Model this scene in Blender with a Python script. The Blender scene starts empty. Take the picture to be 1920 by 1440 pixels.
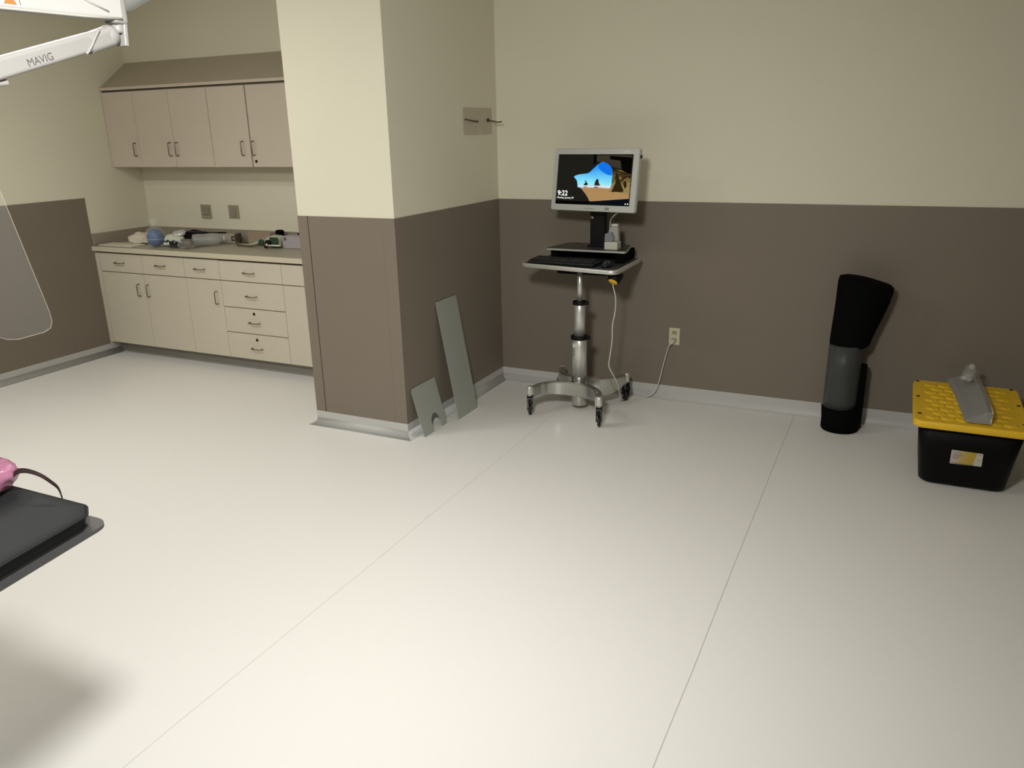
import bpy, bmesh, math, random
from mathutils import Vector, Matrix
random.seed(7)
PI = math.pi
S = bpy.context.scene
COL = S.collection

# ------------------------------------------------------------------ materials
def lin(c):
    return tuple(((v/255)/12.92 if v/255 <= .04045 else ((v/255+.055)/1.055)**2.4) for v in c) + (1,)
def mat(name, rgb, rough=.6, metal=0, bump=0, bscale=60, var=0, vscale=4, spec=.4, trans=0, alpha=1, emit=0, coat=0, linear=False):
    m = bpy.data.materials.new(name); m.use_nodes = True
    nt = m.node_tree; b = nt.nodes['Principled BSDF']
    c = tuple(rgb)+(1,) if linear else lin(rgb)
    b.inputs['Base Color'].default_value = c
    b.inputs['Roughness'].default_value = rough
    b.inputs['Metallic'].default_value = metal
    b.inputs['Specular IOR Level'].default_value = spec
    b.inputs['Transmission Weight'].default_value = trans
    b.inputs['Alpha'].default_value = alpha
    b.inputs['Coat Weight'].default_value = coat
    tc = nt.nodes.new('ShaderNodeTexCoord')
    if emit:
        b.inputs['Emission Color'].default_value = c; b.inputs['Emission Strength'].default_value = emit
    if var:
        n = nt.nodes.new('ShaderNodeTexNoise'); n.inputs['Scale'].default_value = vscale; n.inputs['Detail'].default_value = 4
        nt.links.new(tc.outputs['Object'], n.inputs['Vector'])
        mx = nt.nodes.new('ShaderNodeMix'); mx.data_type = 'RGBA'
        mx.inputs[6].default_value = tuple(x*(1-var) for x in c[:3])+(1,)
        mx.inputs[7].default_value = tuple(min(1, x*(1+var)) for x in c[:3])+(1,)
        nt.links.new(n.outputs['Fac'], mx.inputs[0]); nt.links.new(mx.outputs[2], b.inputs['Base Color'])
    if bump:
        n = nt.nodes.new('ShaderNodeTexNoise'); n.inputs['Scale'].default_value = bscale; n.inputs['Detail'].default_value = 3
        nt.links.new(tc.outputs['Object'], n.inputs['Vector'])
        bp = nt.nodes.new('ShaderNodeBump'); bp.inputs['Strength'].default_value = bump; bp.inputs['Distance'].default_value = .002
        nt.links.new(n.outputs['Fac'], bp.inputs['Height']); nt.links.new(bp.outputs['Normal'], b.inputs['Normal'])
    return m
M = dict(
 cream = mat('cream_paint', (.72,.685,.55), .7, bump=.15, bscale=220, var=.015, spec=.25, linear=True),
 taupe = mat('taupe_wainscot', (.200,.168,.131), .55, bump=.12, bscale=260, var=.03, spec=.3, linear=True),
 seam = mat('seam_dark', (.03,.022,.014), .9, linear=True),
 cove = mat('cove_vinyl', (.60,.60,.57), .5, var=.02, spec=.35, linear=True),
 ceil = mat('ceiling_paint', (.72,.71,.66), .9, bump=.1, bscale=90, linear=True),
 lam = mat('cabinet_laminate', (.60,.55,.445), .5, var=.035, vscale=7, bump=.05, bscale=300, spec=.3, linear=True),
 lamu = mat('cabinet_laminate_mauve', (.57,.50,.415), .5, var=.035, vscale=7, bump=.05, bscale=300, spec=.3, linear=True),
 lamedge = mat('cabinet_carcass', (.16,.13,.1), .6, linear=True),
 slope = mat('taupe_laminate', (.42,.37,.28), .6, var=.03, linear=True),
 splash = mat('backsplash_laminate', (.29,.25,.2), .5, var=.03, linear=True),
 counter = mat('counter_laminate', (.40,.365,.28), .42, var=.05, vscale=30, spec=.35, linear=True),
 cedge = mat('counter_edge', (.60,.55,.42), .5, var=.02, linear=True),
 kick = mat('toe_kick_vinyl', (.30,.285,.25), .6, var=.03, linear=True),
 pull = mat('brushed_pull', (.22,.19,.15), .35, metal=.9, linear=True),
 plate = mat('ivory_plate', (.58,.52,.36), .4, linear=True),
 plated = mat('ivory_receptacle', (.34,.33,.19), .4, linear=True),
 platet = mat('taupe_plate', (.33,.28,.2), .45, linear=True),
 plugw = mat('cord_plastic', (.62,.60,.50), .45, linear=True),
 patch = mat('bare_patch', (.52,.465,.36), .9, var=.08, vscale=14, linear=True),
 wire = mat('old_wire', (.06,.05,.03), .5, linear=True),
 sheet = mat('grey_sheet_metal', (.40,.42,.375), .45, metal=.25, var=.04, vscale=5, linear=True),
 alu = mat('polished_aluminium', (.55,.55,.52), .26, metal=1, var=.04, vscale=9, linear=True),
 alus = mat('satin_aluminium', (.72,.72,.68), .38, metal=.75, linear=True),
 black = mat('black_plastic', (.005,.005,.005), .5, spec=.2, linear=True),
 blackm = mat('black_matte', (.0025,.0025,.0025), .85, spec=.06, linear=True),
 blackrub = mat('black_rubber', (.012,.012,.011), .6, linear=True),
 bezel = mat('monitor_silver', (.50,.51,.47), .4, metal=.1, var=.03, linear=True),
 bezprint = mat('bezel_print', (.14,.14,.13), .6, linear=True),
 deskg = mat('dark_grey_laminate', (.05,.05,.048), .35, linear=True),
 keyb = mat('keycap_black', (.012,.012,.013), .5, linear=True),
 yellow = mat('yellow_plastic', (.85,.50,.03), .45, linear=True),
 readw = mat('reader_grey_white', (.36,.36,.32), .5, linear=True),
 greyp = mat('grey_adapter', (.22,.22,.23), .5, linear=True),
 whitep = mat('white_adapter', (.55,.55,.47), .45, linear=True),
 clear = mat('clear_acrylic', (.5,.5,.47), .03, trans=.0, alpha=.035, spec=.5, linear=True),
 bagc = mat('clear_bag_film', (.75,.77,.76), .25, alpha=.16, spec=.7, bump=.9, bscale=40, linear=True),
 smoke = mat('grey_translucent_plastic', (.075,.078,.075), .42, alpha=.72, spec=.3, var=.15, vscale=9, linear=True),
 wedge = mat('grey_clear_plastic', (.34,.34,.33), .3, alpha=.72, linear=True),
 foil = mat('crinkled_foil_film', (.75,.75,.72), .15, metal=.6, alpha=.9, bump=1, bscale=35, linear=True),
 toteb = mat('tote_black', (.0025,.0025,.0025), .5, spec=.12, linear=True),
 totey = mat('tote_yellow', (.80,.50,.02), .45, var=.12, vscale=30, bump=.5, bscale=45, linear=True),
 padv = mat('charcoal_vinyl', (.016,.0185,.019), .6, bump=.25, bscale=12, spec=.22, linear=True),
 padpipe = mat('black_piping', (.008,.008,.008), .6, linear=True),
 carbon = mat('carbon_tabletop', (.06,.058,.06), .35, spec=.5, linear=True),
 pink = mat('pink_bubble_wrap', (.44,.17,.28), .22, alpha=.9, spec=.8, bump=.9, bscale=110, linear=True),
 strap = mat('maroon_strap', (.02,.006,.008), .6, linear=True),
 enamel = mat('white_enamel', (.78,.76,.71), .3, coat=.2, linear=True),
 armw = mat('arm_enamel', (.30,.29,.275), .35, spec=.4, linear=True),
 armu = mat('arm_enamel_lit', (.42,.41,.39), .35, spec=.4, linear=True),  # same arm enamel, lightened to paint in the stronger light on the upper arm
 enamelg = mat('grey_enamel', (.42,.40,.36), .5, linear=True),
 print_ = mat('grey_print', (.10,.09,.085), .6, linear=True),
 orange = mat('sticker_orange', (.36,.16,.04), .5, linear=True),
 blackpr = mat('sticker_black', (.05,.05,.05), .6, linear=True),
 stickw = mat('sticker_white', (.80,.79,.74), .5, linear=True),
 blueball = mat('blue_rubber', (.010,.08,.26), .4, linear=True),
 bluestripe = mat('pale_blue_stripe', (.3,.45,.62), .4, linear=True),
 paper = mat('white_paper', (.66,.62,.50), .7, linear=True),
 towel = mat('white_plastic_bag', (.66,.60,.48), .6, bump=.8, bscale=25, linear=True),
 card = mat('pale_carton', (.36,.33,.27), .7, linear=True),
 lilac = mat('lilac_carton', (.40,.37,.385), .6, linear=True),
 green = mat('dark_green_print', (.03,.06,.035), .5, linear=True),
 sage = mat('pale_green_plastic', (.46,.50,.38), .5, linear=True),
 mintw = mat('mint_white_packaging', (.62,.66,.55), .4, bump=.8, bscale=60, linear=True),
 brown = mat('brown_tubing', (.13,.10,.06), .5, linear=True),
 navy = mat('dark_navy_plastic', (.02,.025,.04), .35, linear=True),
 chrome = mat('chrome', (.85,.85,.83), .08, metal=1, linear=True),
 trof = mat('fixture_frame', (.8,.8,.78), .5, linear=True),
)
# label on the tote: fades from white to yellow across its own width
def label_mat():
    m = bpy.data.materials.new('tote_label_print'); m.use_nodes = True; nt = m.node_tree; b = nt.nodes['Principled BSDF']
    tc = nt.nodes.new('ShaderNodeTexCoord'); sp = nt.nodes.new('ShaderNodeSeparateXYZ'); nt.links.new(tc.outputs['Generated'], sp.inputs[0])
    a = nt.nodes.new('ShaderNodeMath'); a.operation = 'MULTIPLY_ADD'; nt.links.new(sp.outputs[2], a.inputs[0]); a.inputs[1].default_value = -.08; nt.links.new(sp.outputs[0], a.inputs[2])
    r = nt.nodes.new('ShaderNodeValToRGB'); nt.links.new(a.outputs[0], r.inputs[0])
    e = r.color_ramp.elements; e[0].position = .10; e[0].color = (.52,.46,.43,1); e[1].position = .36; e[1].color = (.52,.37,.08,1)
    x = e.new(.70); x.color = (.50,.34,.03,1); x = e.new(.74); x.color = (.55,.53,.47,1)
    nt.links.new(r.outputs[0], b.inputs['Base Color']); b.inputs['Roughness'].default_value = .5
    return m
M['label'] = label_mat()
# floor: pale vinyl sheet with fine fleck, welded seams and specks
def floor_mat():
    m = bpy.data.materials.new('pale_sheet_vinyl'); m.use_nodes = True; nt = m.node_tree; b = nt.nodes['Principled BSDF']
    tc = nt.nodes.new('ShaderNodeTexCoord')
    n = nt.nodes.new('ShaderNodeTexNoise'); n.inputs['Scale'].default_value = 300; n.inputs['Detail'].default_value = 2
    nt.links.new(tc.outputs['Object'], n.inputs['Vector'])
    mx = nt.nodes.new('ShaderNodeMix'); mx.data_type = 'RGBA'; mx.inputs[6].default_value = (.74,.725,.685,1); mx.inputs[7].default_value = (.82,.805,.77,1)
    nt.links.new(n.outputs['Fac'], mx.inputs[0])
    sp = nt.nodes.new('ShaderNodeSeparateXYZ'); nt.links.new(tc.outputs['Object'], sp.inputs[0])
    wn = nt.nodes.new('ShaderNodeTexNoise'); wn.inputs['Scale'].default_value = 1.2; nt.links.new(tc.outputs['Object'], wn.inputs['Vector'])
    wob = nt.nodes.new('ShaderNodeMath'); wob.operation = 'MULTIPLY_ADD'; nt.links.new(wn.outputs['Fac'], wob.inputs[0]); wob.inputs[1].default_value = .012; nt.links.new(sp.outputs[0], wob.inputs[2])
    tot = None
    for sx, st in ((.655, .38), (2.068, .62), (3.5,.4)):
        d = nt.nodes.new('ShaderNodeMath'); d.operation = 'SUBTRACT'; nt.links.new(wob.outputs[0], d.inputs[0]); d.inputs[1].default_value = sx
        ab = nt.nodes.new('ShaderNodeMath'); ab.operation = 'ABSOLUTE'; nt.links.new(d.outputs[0], ab.inputs[0])
        lt = nt.nodes.new('ShaderNodeMath'); lt.operation = 'LESS_THAN'; nt.links.new(ab.outputs[0], lt.inputs[0]); lt.inputs[1].default_value = .0019
        ml = nt.nodes.new('ShaderNodeMath'); ml.operation = 'MULTIPLY'; nt.links.new(lt.outputs[0], ml.inputs[0]); ml.inputs[1].default_value = st
        if tot is None: tot = ml
        else:
            ad = nt.nodes.new('ShaderNodeMath'); ad.operation = 'ADD'; nt.links.new(tot.outputs[0], ad.inputs[0]); nt.links.new(ml.outputs[0], ad.inputs[1]); tot = ad
    m2 = nt.nodes.new('ShaderNodeMix'); m2.data_type = 'RGBA'; nt.links.new(tot.outputs[0], m2.inputs[0]); nt.links.new(mx.outputs[2], m2.inputs[6]); m2.inputs[7].default_value = (.32,.30,.27,1)
    nt.links.new(m2.outputs[2], b.inputs['Base Color'])
    b.inputs['Roughness'].default_value = .38; b.inputs['Specular IOR Level'].default_value = .3
    bp = nt.nodes.new('ShaderNodeBump'); bp.inputs['Strength'].default_value = .08; bp.inputs['Distance'].default_value = .002
    nt.links.new(n.outputs['Fac'], bp.inputs['Height']); nt.links.new(bp.outputs['Normal'], b.inputs['Normal'])
    return m
M['floor'] = floor_mat(); M['cove'] = mat('cove_vinyl', (.50,.50,.475), .42, bump=.05, bscale=300, var=.02, spec=.3, linear=True)
def emat(name, c0, strength, c1=None, z0=0, z1=1):
    m = bpy.data.materials.new(name); m.use_nodes = True; nt = m.node_tree; nt.nodes.clear()
    o = nt.nodes.new('ShaderNodeOutputMaterial'); e = nt.nodes.new('ShaderNodeEmission'); nt.links.new(e.outputs[0], o.inputs[0])
    e.inputs[0].default_value = lin(c0); e.inputs[1].default_value = strength
    if c1:   # picture gradient shown by the display itself
        tc = nt.nodes.new('ShaderNodeTexCoord'); sp = nt.nodes.new('ShaderNodeSeparateXYZ'); nt.links.new(tc.outputs['Generated'], sp.inputs[0])
        mr = nt.nodes.new('ShaderNodeMapRange'); mr.inputs[1].default_value = z0; mr.inputs[2].default_value = z1; nt.links.new(sp.outputs[2], mr.inputs[0])
        n = nt.nodes.new('ShaderNodeTexNoise'); n.inputs['Scale'].default_value = 14 if 'cliff' in name else 5; n.inputs['Detail'].default_value = 5; nt.links.new(tc.outputs['Generated'], n.inputs['Vector'])
        ad = nt.nodes.new('ShaderNodeMath'); ad.operation = 'MULTIPLY_ADD'; nt.links.new(n.outputs['Fac'], ad.inputs[0]); k_n = 3.0 if 'cliff' in name else .5; ad.inputs[1].default_value = k_n; ad.inputs[2].default_value = -k_n/2
        a2 = nt.nodes.new('ShaderNodeMath'); a2.operation = 'ADD'; nt.links.new(ad.outputs[0], a2.inputs[0]); nt.links.new(mr.outputs[0], a2.inputs[1]); a2.use_clamp = True
        mx = nt.nodes.new('ShaderNodeMix'); mx.data_type = 'RGBA'; mx.inputs[6].default_value = lin(c0); mx.inputs[7].default_value = lin(c1)
        nt.links.new(a2.outputs[0], mx.inputs[0]); nt.links.new(mx.outputs[2], e.inputs[0])
    return m

# ------------------------------------------------------------------ mesh helpers (world coordinates)
def nb(): return bmesh.new()
def box(bm, x0, x1, y0, y1, z0, z1, bev=0, seg=2, mi=0, mtx=None):
    t = bmesh.new(); bmesh.ops.create_cube(t, size=1)
    for v in t.verts:
        v.co = Vector((x0+(v.co.x+.5)*(x1-x0), y0+(v.co.y+.5)*(y1-y0), z0+(v.co.z+.5)*(z1-z0)))
    if bev: bmesh.ops.bevel(t, geom=t.edges[:], offset=bev, segments=seg, affect='EDGES', profile=.5)
    merge(bm, t, mi, mtx)
def merge(bm, t, mi=0, mtx=None, smooth=None):
    if mtx is not None: bmesh.ops.transform(t, matrix=mtx, verts=t.verts)
    mp = {v: bm.verts.new(v.co) for v in t.verts}
    for f in t.faces:
        try:
            nf = bm.faces.new([mp[v] for v in f.verts]); nf.material_index = mi if mi else f.material_index
            nf.smooth = f.smooth if smooth is None else smooth
        except ValueError: pass
    t.free()
def tube(bm, pts, r, seg=10, mi=0, closed=False, caps=True, flat=None):
    """sweep a circle (or flattened ellipse) along points; r may be a list"""
    pts = [Vector(p) for p in pts]; n = len(pts)
    rs = r if isinstance(r, (list, tuple)) else [r]*n
    rings = []; prev = None
    for i, p in enumerate(pts):
        a = pts[i-1] if i else (pts[-1] if closed else p); b = pts[(i+1) % n] if (i < n-1 or closed) else p
        d = (b-a).normalized()
        if prev is None:
            u = d.cross(Vector((0,0,1)));
            if u.length < .05: u = d.cross(Vector((0,1,0)))
            u.normalize()
        else:
            u = prev-d*prev.dot(d); u.normalize()
        prev = u; w = d.cross(u)
        fl = flat or 1
        rings.append([bm.verts.new(p+(u*math.cos(2*PI*k/seg)+w*math.sin(2*PI*k/seg)*fl)*rs[i]) for k in range(seg)])
    m = n if closed else n-1
    for i in range(m):
        A, B = rings[i], rings[(i+1) % n]
        for k in range(seg):
            f = bm.faces.new((A[k], A[(k+1) % seg], B[(k+1) % seg], B[k])); f.smooth = True; f.material_index = mi
    if caps and not closed:
        for R_ in (rings[0][::-1], rings[-1]):
            f = bm.faces.new(R_); f.material_index = mi
def spline(pts, n=8):
    pts = [Vector(p) for p in pts]; out = []
    P_ = [pts[0]*2-pts[1]]+pts+[pts[-1]*2-pts[-2]]
    for i in range(1, len(P_)-2):
        for k in range(n):
            t = k/n; a, b, c, d = P_[i-1], P_[i], P_[i+1], P_[i+2]
            out.append(.5*((2*b)+(c-a)*t+(2*a-5*b+4*c-d)*t*t+(3*b-a-3*c+d)*t**3))
    out.append(pts[-1]); return out
def lathe(bm, c, prof, seg=32, mi=0, sx=1, sy=1, mtx=None):
    """prof: list of (r, z [,dx, dy])"""
    t = bmesh.new(); rings = []
    for q in prof:
        r, z = q[0], q[1]; dx = q[2] if len(q) > 2 else 0; dy = q[3] if len(q) > 3 else 0
        rings.append([t.verts.new((dx+r*sx*math.cos(2*PI*k/seg), dy+r*sy*math.sin(2*PI*k/seg), z)) for k in range(seg)])
    for A, B in zip(rings, rings[1:]):
        for k in range(seg):
            f = t.faces.new((A[k], A[(k+1) % seg], B[(k+1) % seg], B[k])); f.smooth = True
    if prof[0][0] > 1e-4: t.faces.new(rings[0][::-1])
    if prof[-1][0] > 1e-4: t.faces.new(rings[-1])
    mm = Matrix.Translation(Vector(c))
    if mtx is not None: mm = mm @ mtx
    merge(bm, t, mi, mm)
def prism(bm, pts, off, mi=0):
    """polygon of 3-D points extruded by vector off"""
    off = Vector(off); a = [bm.verts.new(Vector(p)) for p in pts]; b = [bm.verts.new(Vector(p)+off) for p in pts]
    f = bm.faces.new(a); f.material_index = mi; f = bm.faces.new(b[::-1]); f.material_index = mi
    n = len(pts)
    for i in range(n):
        f = bm.faces.new((a[i], b[i], b[(i+1) % n], a[(i+1) % n])); f.material_index = mi
def rrect(x0, x1, y0, y1, r, n=6, rr=None):
    R_ = rr or (r, r, r, r); out = []
    for (cx, cy, a0, q) in ((x1-R_[0], y1-R_[0], 0, R_[0]), (x0+R_[1], y1-R_[1], 90, R_[1]), (x0+R_[2], y0+R_[2], 180, R_[2]), (x1-R_[3], y0+R_[3], 270, R_[3])):
        for k in range(n+1):
            a = math.radians(a0+90*k/n); out.append((cx+q*math.cos(a), cy+q*math.sin(a)))
    return out
def roundpoly(pts, r, n=5):
    out = []; N = len(pts); pts = [Vector(p) for p in pts]
    for i in range(N):
        p = pts[i]; a = (pts[i-1]-p).normalized(); b = (pts[(i+1) % N]-p).normalized()
        rr = r[i] if isinstance(r, (list, tuple)) else r
        A = p+a*rr; B = p+b*rr
        for k in range(n+1):
            t = k/n; out.append(A*(1-t)**2+p*2*t*(1-t)+B*t*t)
    return out
def text_bm(bm, s, size, mtx, mi=0, bold=False, ext=0):
    cu = bpy.data.curves.new('t', 'FONT'); cu.body = s; cu.size = size; cu.extrude = ext; cu.offset = .006*size if bold else 0
    ob = bpy.data.objects.new('t', cu); COL.objects.link(ob)
    dg = bpy.context.evaluated_depsgraph_get(); me = bpy.data.meshes.new_from_object(ob.evaluated_get(dg))
    t = bmesh.new(); t.from_mesh(me); merge(bm, t, mi, mtx)
    bpy.data.objects.remove(ob); bpy.data.curves.remove(cu); bpy.data.meshes.remove(me)

ROOT = {}
def wloc(o):
    return ROOT.get(o.name, Vector((0,0,0)))
def obj(name, bm, mats, parent=None, loc=None, label=None, cat=None, group=None, kind=None, smooth=False, recalc=True):
    """bm is in world coordinates; the object's origin is loc (things) or its parent's origin (parts)"""
    if not isinstance(mats, (list, tuple)): mats = [mats]
    org = wloc(parent) if parent else Vector(loc or (0,0,0))
    bmesh.ops.translate(bm, vec=-org, verts=bm.verts)
    if recalc: bmesh.ops.recalc_face_normals(bm, faces=bm.faces)
    if smooth:
        for f in bm.faces: f.smooth = True
    me = bpy.data.meshes.new(name); bm.to_mesh(me); bm.free()
    for m in mats: me.materials.append(m)
    o = bpy.data.objects.new(name, me); COL.objects.link(o)
    ROOT[o.name] = org
    if parent: o.parent = parent
    else: o.location = org
    if label: o['label'] = label
    if cat: o['category'] = cat
    if group: o['group'] = group
    if kind: o['kind'] = kind
    return o
def thing(name, label, cat, loc, group=None):
    o = bpy.data.objects.new(name, None); COL.objects.link(o); o.location = loc; o.empty_display_size = .05
    o['label'] = label; o['category'] = cat
    if group: o['group'] = group
    ROOT[o.name] = Vector(loc); return o
def B(*a, **k):
    bm = nb(); box(bm, *a, **k); return bm

# ------------------------------------------------------------------ room
H = 1.30; CV = .088; ZC = 2.85
XL, XR, YF = -3.44, 5.2, -8.2
PX0, PY = -.672, -1.303
def wall(name, bm): return obj(name, bm, [M['cream'], M['taupe'], M['seam']], kind='structure')
bm = nb(); box(bm, XL-.1, XR+.1, YF-.1, .1, -.1, 0); obj('floor', bm, M['floor'], kind='structure')
bm = nb(); box(bm, XL-.1, XR+.1, YF-.1, .1, ZC, ZC+.1); obj('ceiling', bm, M['ceil'], kind='structure')
# back wall with its wainscot panel (3 mm proud)
bm = nb(); box(bm, XL-.1, XR+.1, 0, .1, 0, ZC); box(bm, .0, XR, -.003, 0, CV, H, mi=1); wall('wall_back', bm)
bm = nb(); box(bm, XL-.1, XL, YF, 0, 0, ZC); box(bm, XL, XL+.003, YF, -.597, CV, H, mi=1); wall('wall_left', bm)
bm = nb(); box(bm, XR, XR+.1, YF, 0, 0, ZC); box(bm, XR-.003, XR, YF, 0, CV, H, mi=1); wall('wall_right', bm)
bm = nb(); box(bm, XL-.1, XR+.1, YF-.1, YF, 0, ZC); box(bm, XL, XR, YF, YF+.003, CV, H, mi=1); wall('wall_front', bm)
# column
bm = nb(); box(bm, PX0, 0, PY, 0, 0, ZC)
box(bm, -.0, .003, PY-.003, 0, CV, H, mi=1)                       # side sheet
box(bm, -.598, .003, PY-.004, PY, CV, H, bev=.0012, mi=1)         # front sheet
box(bm, PX0-.003, -.604, PY-.003, PY, CV, H, bev=.001, mi=1)      # corner strip
box(bm, -.605, -.597, PY-.0012, PY-.0002, CV, H, mi=2)            # open joint
box(bm, PX0-.003, PX0, PY, -.6, CV, H, mi=1)
box(bm, -.082, -.0805, PY-.0046, PY-.004, CV, H-.02, mi=1)
wall('wall_column', bm)
# coved vinyl base: a profile swept along each foot of wall
def cove(name, x0, y0, x1, y1, nx, ny, m0=0, m1=0):
    """from (x0,y0) to (x1,y1); (nx,ny) points into the room; m0/m1 mitre (+1 outer corner, -1 inner)"""
    bm = nb(); R_ = .042; pr = [(0, CV), (.003, CV), (.003, R_)]
    for k in range(1, 9):
        a = PI/2*k/8; pr.append((.003+R_*(1-math.cos(a)), R_*(1-math.sin(a))+.0006))
    pr.append((0, .0))
    d = Vector((x1-x0, y1-y0, 0)).normalized(); A = []; Bv = []
    for (o, z) in pr:
        n = Vector((nx, ny, 0))*o
        A.append(bm.verts.new(Vector((x0, y0, z))+n-d*o*m0)); Bv.append(bm.verts.new(Vector((x1, y1, z))+n+d*o*m1))
    n = len(pr)
    for i in range(n):
        f = bm.faces.new((A[i], A[(i+1) % n], Bv[(i+1) % n], Bv[i])); f.smooth = 2 <= i < 10
    bm.faces.new(A[::-1]); bm.faces.new(Bv)
    obj(name, bm, M['cove'], kind='structure')
cove('baseboard_back', 0, 0, XR, 0, 0, -1, -1, -1)
cove('baseboard_left', XL, YF, XL, -.50, 1, 0, -1, 0)
cove('baseboard_right', XR, YF, XR, 0, -1, 0, -1, -1)
cove('baseboard_front', XL, YF, XR, YF, 0, 1, -1, -1)
cove('baseboard_column_front', PX0, PY, 0, PY, 0, -1, 1, 1)
cove('baseboard_column_side', 0, PY, 0, 0, 1, 0, 1, -1)
cove('baseboard_column_alcove', PX0, -.50, PX0, PY, -1, 0, 0, 1)

# ------------------------------------------------------------------ cabinets
def pull(parent, x, z, vert, y, half=.048, name='handle', mtl=None):
    bm = nb(); r = .0042; o = .028
    if vert: pts = [(x, y, z-half), (x, y-o*.8, z-half), (x, y-o, z-half+.008), (x, y-o, z+half-.008), (x, y-o*.8, z+half), (x, y, z+half)]
    else: pts = [(x-half, y, z), (x-half, y-o*.8, z), (x-half+.008, y-o, z), (x+half-.008, y-o, z), (x+half, y-o*.8, z), (x+half, y, z)]
    tube(bm, pts, r, 8)
    return obj(name, bm, M['pull'], parent)
def lock(parent, x, z, y):
    bm = nb(); lathe(bm, (x, y, z), [(.011, 0), (.011, .003), (.009, .004), (.003, .004)], 18, mtx=Matrix.Rotation(PI/2, 4, 'X'))
    return obj('lock', bm, M['black'], parent)
YB = -.595; G = .0016
def front(parent, kind, x0, x1, z0, z1, y, m, gap=G):
    bm = nb(); box(bm, x0+gap, x1-gap, y, y+.018, z0+gap, z1-gap, bev=.0015)
    return obj(kind, bm, m, parent)
def screwmarks(bm, x, z, y, w):
    for sx in (-w, w):
        lathe(bm, (x+sx, y, z), [(.004, 0), (.004, .001)], 8, mtx=Matrix.Rotation(PI/2, 4, 'X'))
def base_unit(x0, x1, label, fronts):
    r = thing('base_cabinet', label, 'cabinet', ((x0+x1)/2, -.3, 0), 'base cabinets under the counter')
    obj('body', B(x0+.0005, x1-.0005, YB+.0185, -.002, .102, .872), M['lamedge'], r)
    obj('toe_kick', B(x0+.0005, x1-.0005, -.502, -.49, 0, .1015), M['kick'], r)
    for f in fronts:
        o = front(r, f['k'], f['x0'], f['x1'], f['z0'], f['z1'], YB, M['lam'])
        if 'h' in f: pull(o, f['h'][0], f['h'][1], f['k'] == 'door', YB)
        if 'lock' in f: lock(o, *f['lock'], YB)
    return r
base_unit(XL+.001, -2.445, 'leftmost beige base cabinet with two drawers over two doors', [
    dict(k='filler', x0=XL+.002, x1=-3.392, z0=.105, z1=.865),
    dict(k='drawer', x0=-3.39, x1=-2.90, z0=.712, z1=.865, h=(-3.154,.790)),
    dict(k='drawer', x0=-2.90, x1=-2.445, z0=.712, z1=.865, h=(-2.696,.790)),
    dict(k='door', x0=-3.39, x1=-2.905, z0=.107, z1=.709, h=(-2.972,.578)),
    dict(k='door', x0=-2.905, x1=-2.445, z0=.107, z1=.709, h=(-2.868,.578))])
base_unit(-2.445, -2.082, 'narrow beige base cabinet with one drawer over a single door', [
    dict(k='drawer', x0=-2.445, x1=-2.082, z0=.712, z1=.865, h=(-2.277,.786)),
    dict(k='door', x0=-2.445, x1=-2.082, z0=.107, z1=.709, h=(-2.135,.573))])
base_unit(-2.082, -1.480, 'beige base cabinet with a stack of four drawers, two with locks', [
    dict(k='drawer', x0=-2.082, x1=-1.480, z0=.712, z1=.862, h=(-1.787,.781)),
    dict(k='drawer', x0=-2.082, x1=-1.480, z0=.510, z1=.709, h=(-1.787,.605)),
    dict(k='drawer', x0=-2.082, x1=-1.480, z0=.313, z1=.507, h=(-1.787,.402), lock=(-1.787,.470)),
    dict(k='drawer', x0=-2.082, x1=-1.480, z0=.107, z1=.310, h=(-1.790,.200), lock=(-1.787,.268))])
base_unit(-1.480, PX0-.006, 'plain beige base cabinet end without handles, half hidden by the column', [
    dict(k='drawer', x0=-1.480, x1=-.70, z0=.712, z1=.862),
    dict(k='door', x0=-1.480, x1=-1.085, z0=.107, z1=.709),
    dict(k='door', x0=-1.085, x1=-.70, z0=.107, z1=.709)])
# worktop with splash
r = thing('countertop', 'long pale laminate countertop with taupe backsplash above the base cabinets', 'countertop', (-2.05,-.3,.874))
bm = nb(); box(bm, XL+.0045, PX0-.005, -.606, -.0005, .8765, .914, bev=.002); obj('worktop', bm, M['counter'], r)
bm = nb(); box(bm, XL+.0045, PX0-.005, -.617, -.6065, .8765, .9145, bev=.0025); obj('edge_strip', bm, M['cedge'], r, label='lighter front edge')
bm = nb(); box(bm, XL+.02, PX0-.005, -.018, -.0005, .9145, 1.012, bev=.002)
box(bm, XL+.001, XL+.019, -.595, -.0005, .9145, 1.012, bev=.002); obj('backsplash', bm, M['splash'], r)
# wall cabinets
YU = -.282; ZU0, ZU1 = 1.525, 2.108
def wall_unit(x0, x1, label, doors):
    r = thing('wall_cabinet', label, 'cabinet', ((x0+x1)/2, -.14, ZU0), 'wall cabinets over the counter')
    obj('body', B(x0+.0005, x1-.0005, YU+.0185, -.0015, ZU0+.001, 2.119), M['lamedge'], r)
    obj('underside', B(x0+.0005, x1-.0005, YU+.0185, -.0015, ZU0-.001, ZU0+.0005), M['lamu'], r)
    for d in doors:
        o = front(r, 'door', d['x0'], d['x1'], ZU0, d.get('z1', ZU1), YU, M['lamu'], d.get('g', .0012))
        if 'h' in d: pull(o, d['h'], 1.662, True, YU, .05)
        if 'lock' in d: lock(o, d['lock'], 1.567, YU)
        for (mx, mz) in d.get('m', ()):
            bm = nb(); box(bm, mx-.006, mx+.006, YU-.0008, YU-.0001, mz-.005, mz+.005, bev=.0003)
            obj('scuff_mark', bm, M['cedge'], o)
wall_unit(XL+.001, -3.09, 'leftmost wall cabinet with a single door beside the left wall', [dict(x0=XL+.003, x1=-3.09, h=-3.129)])
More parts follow.
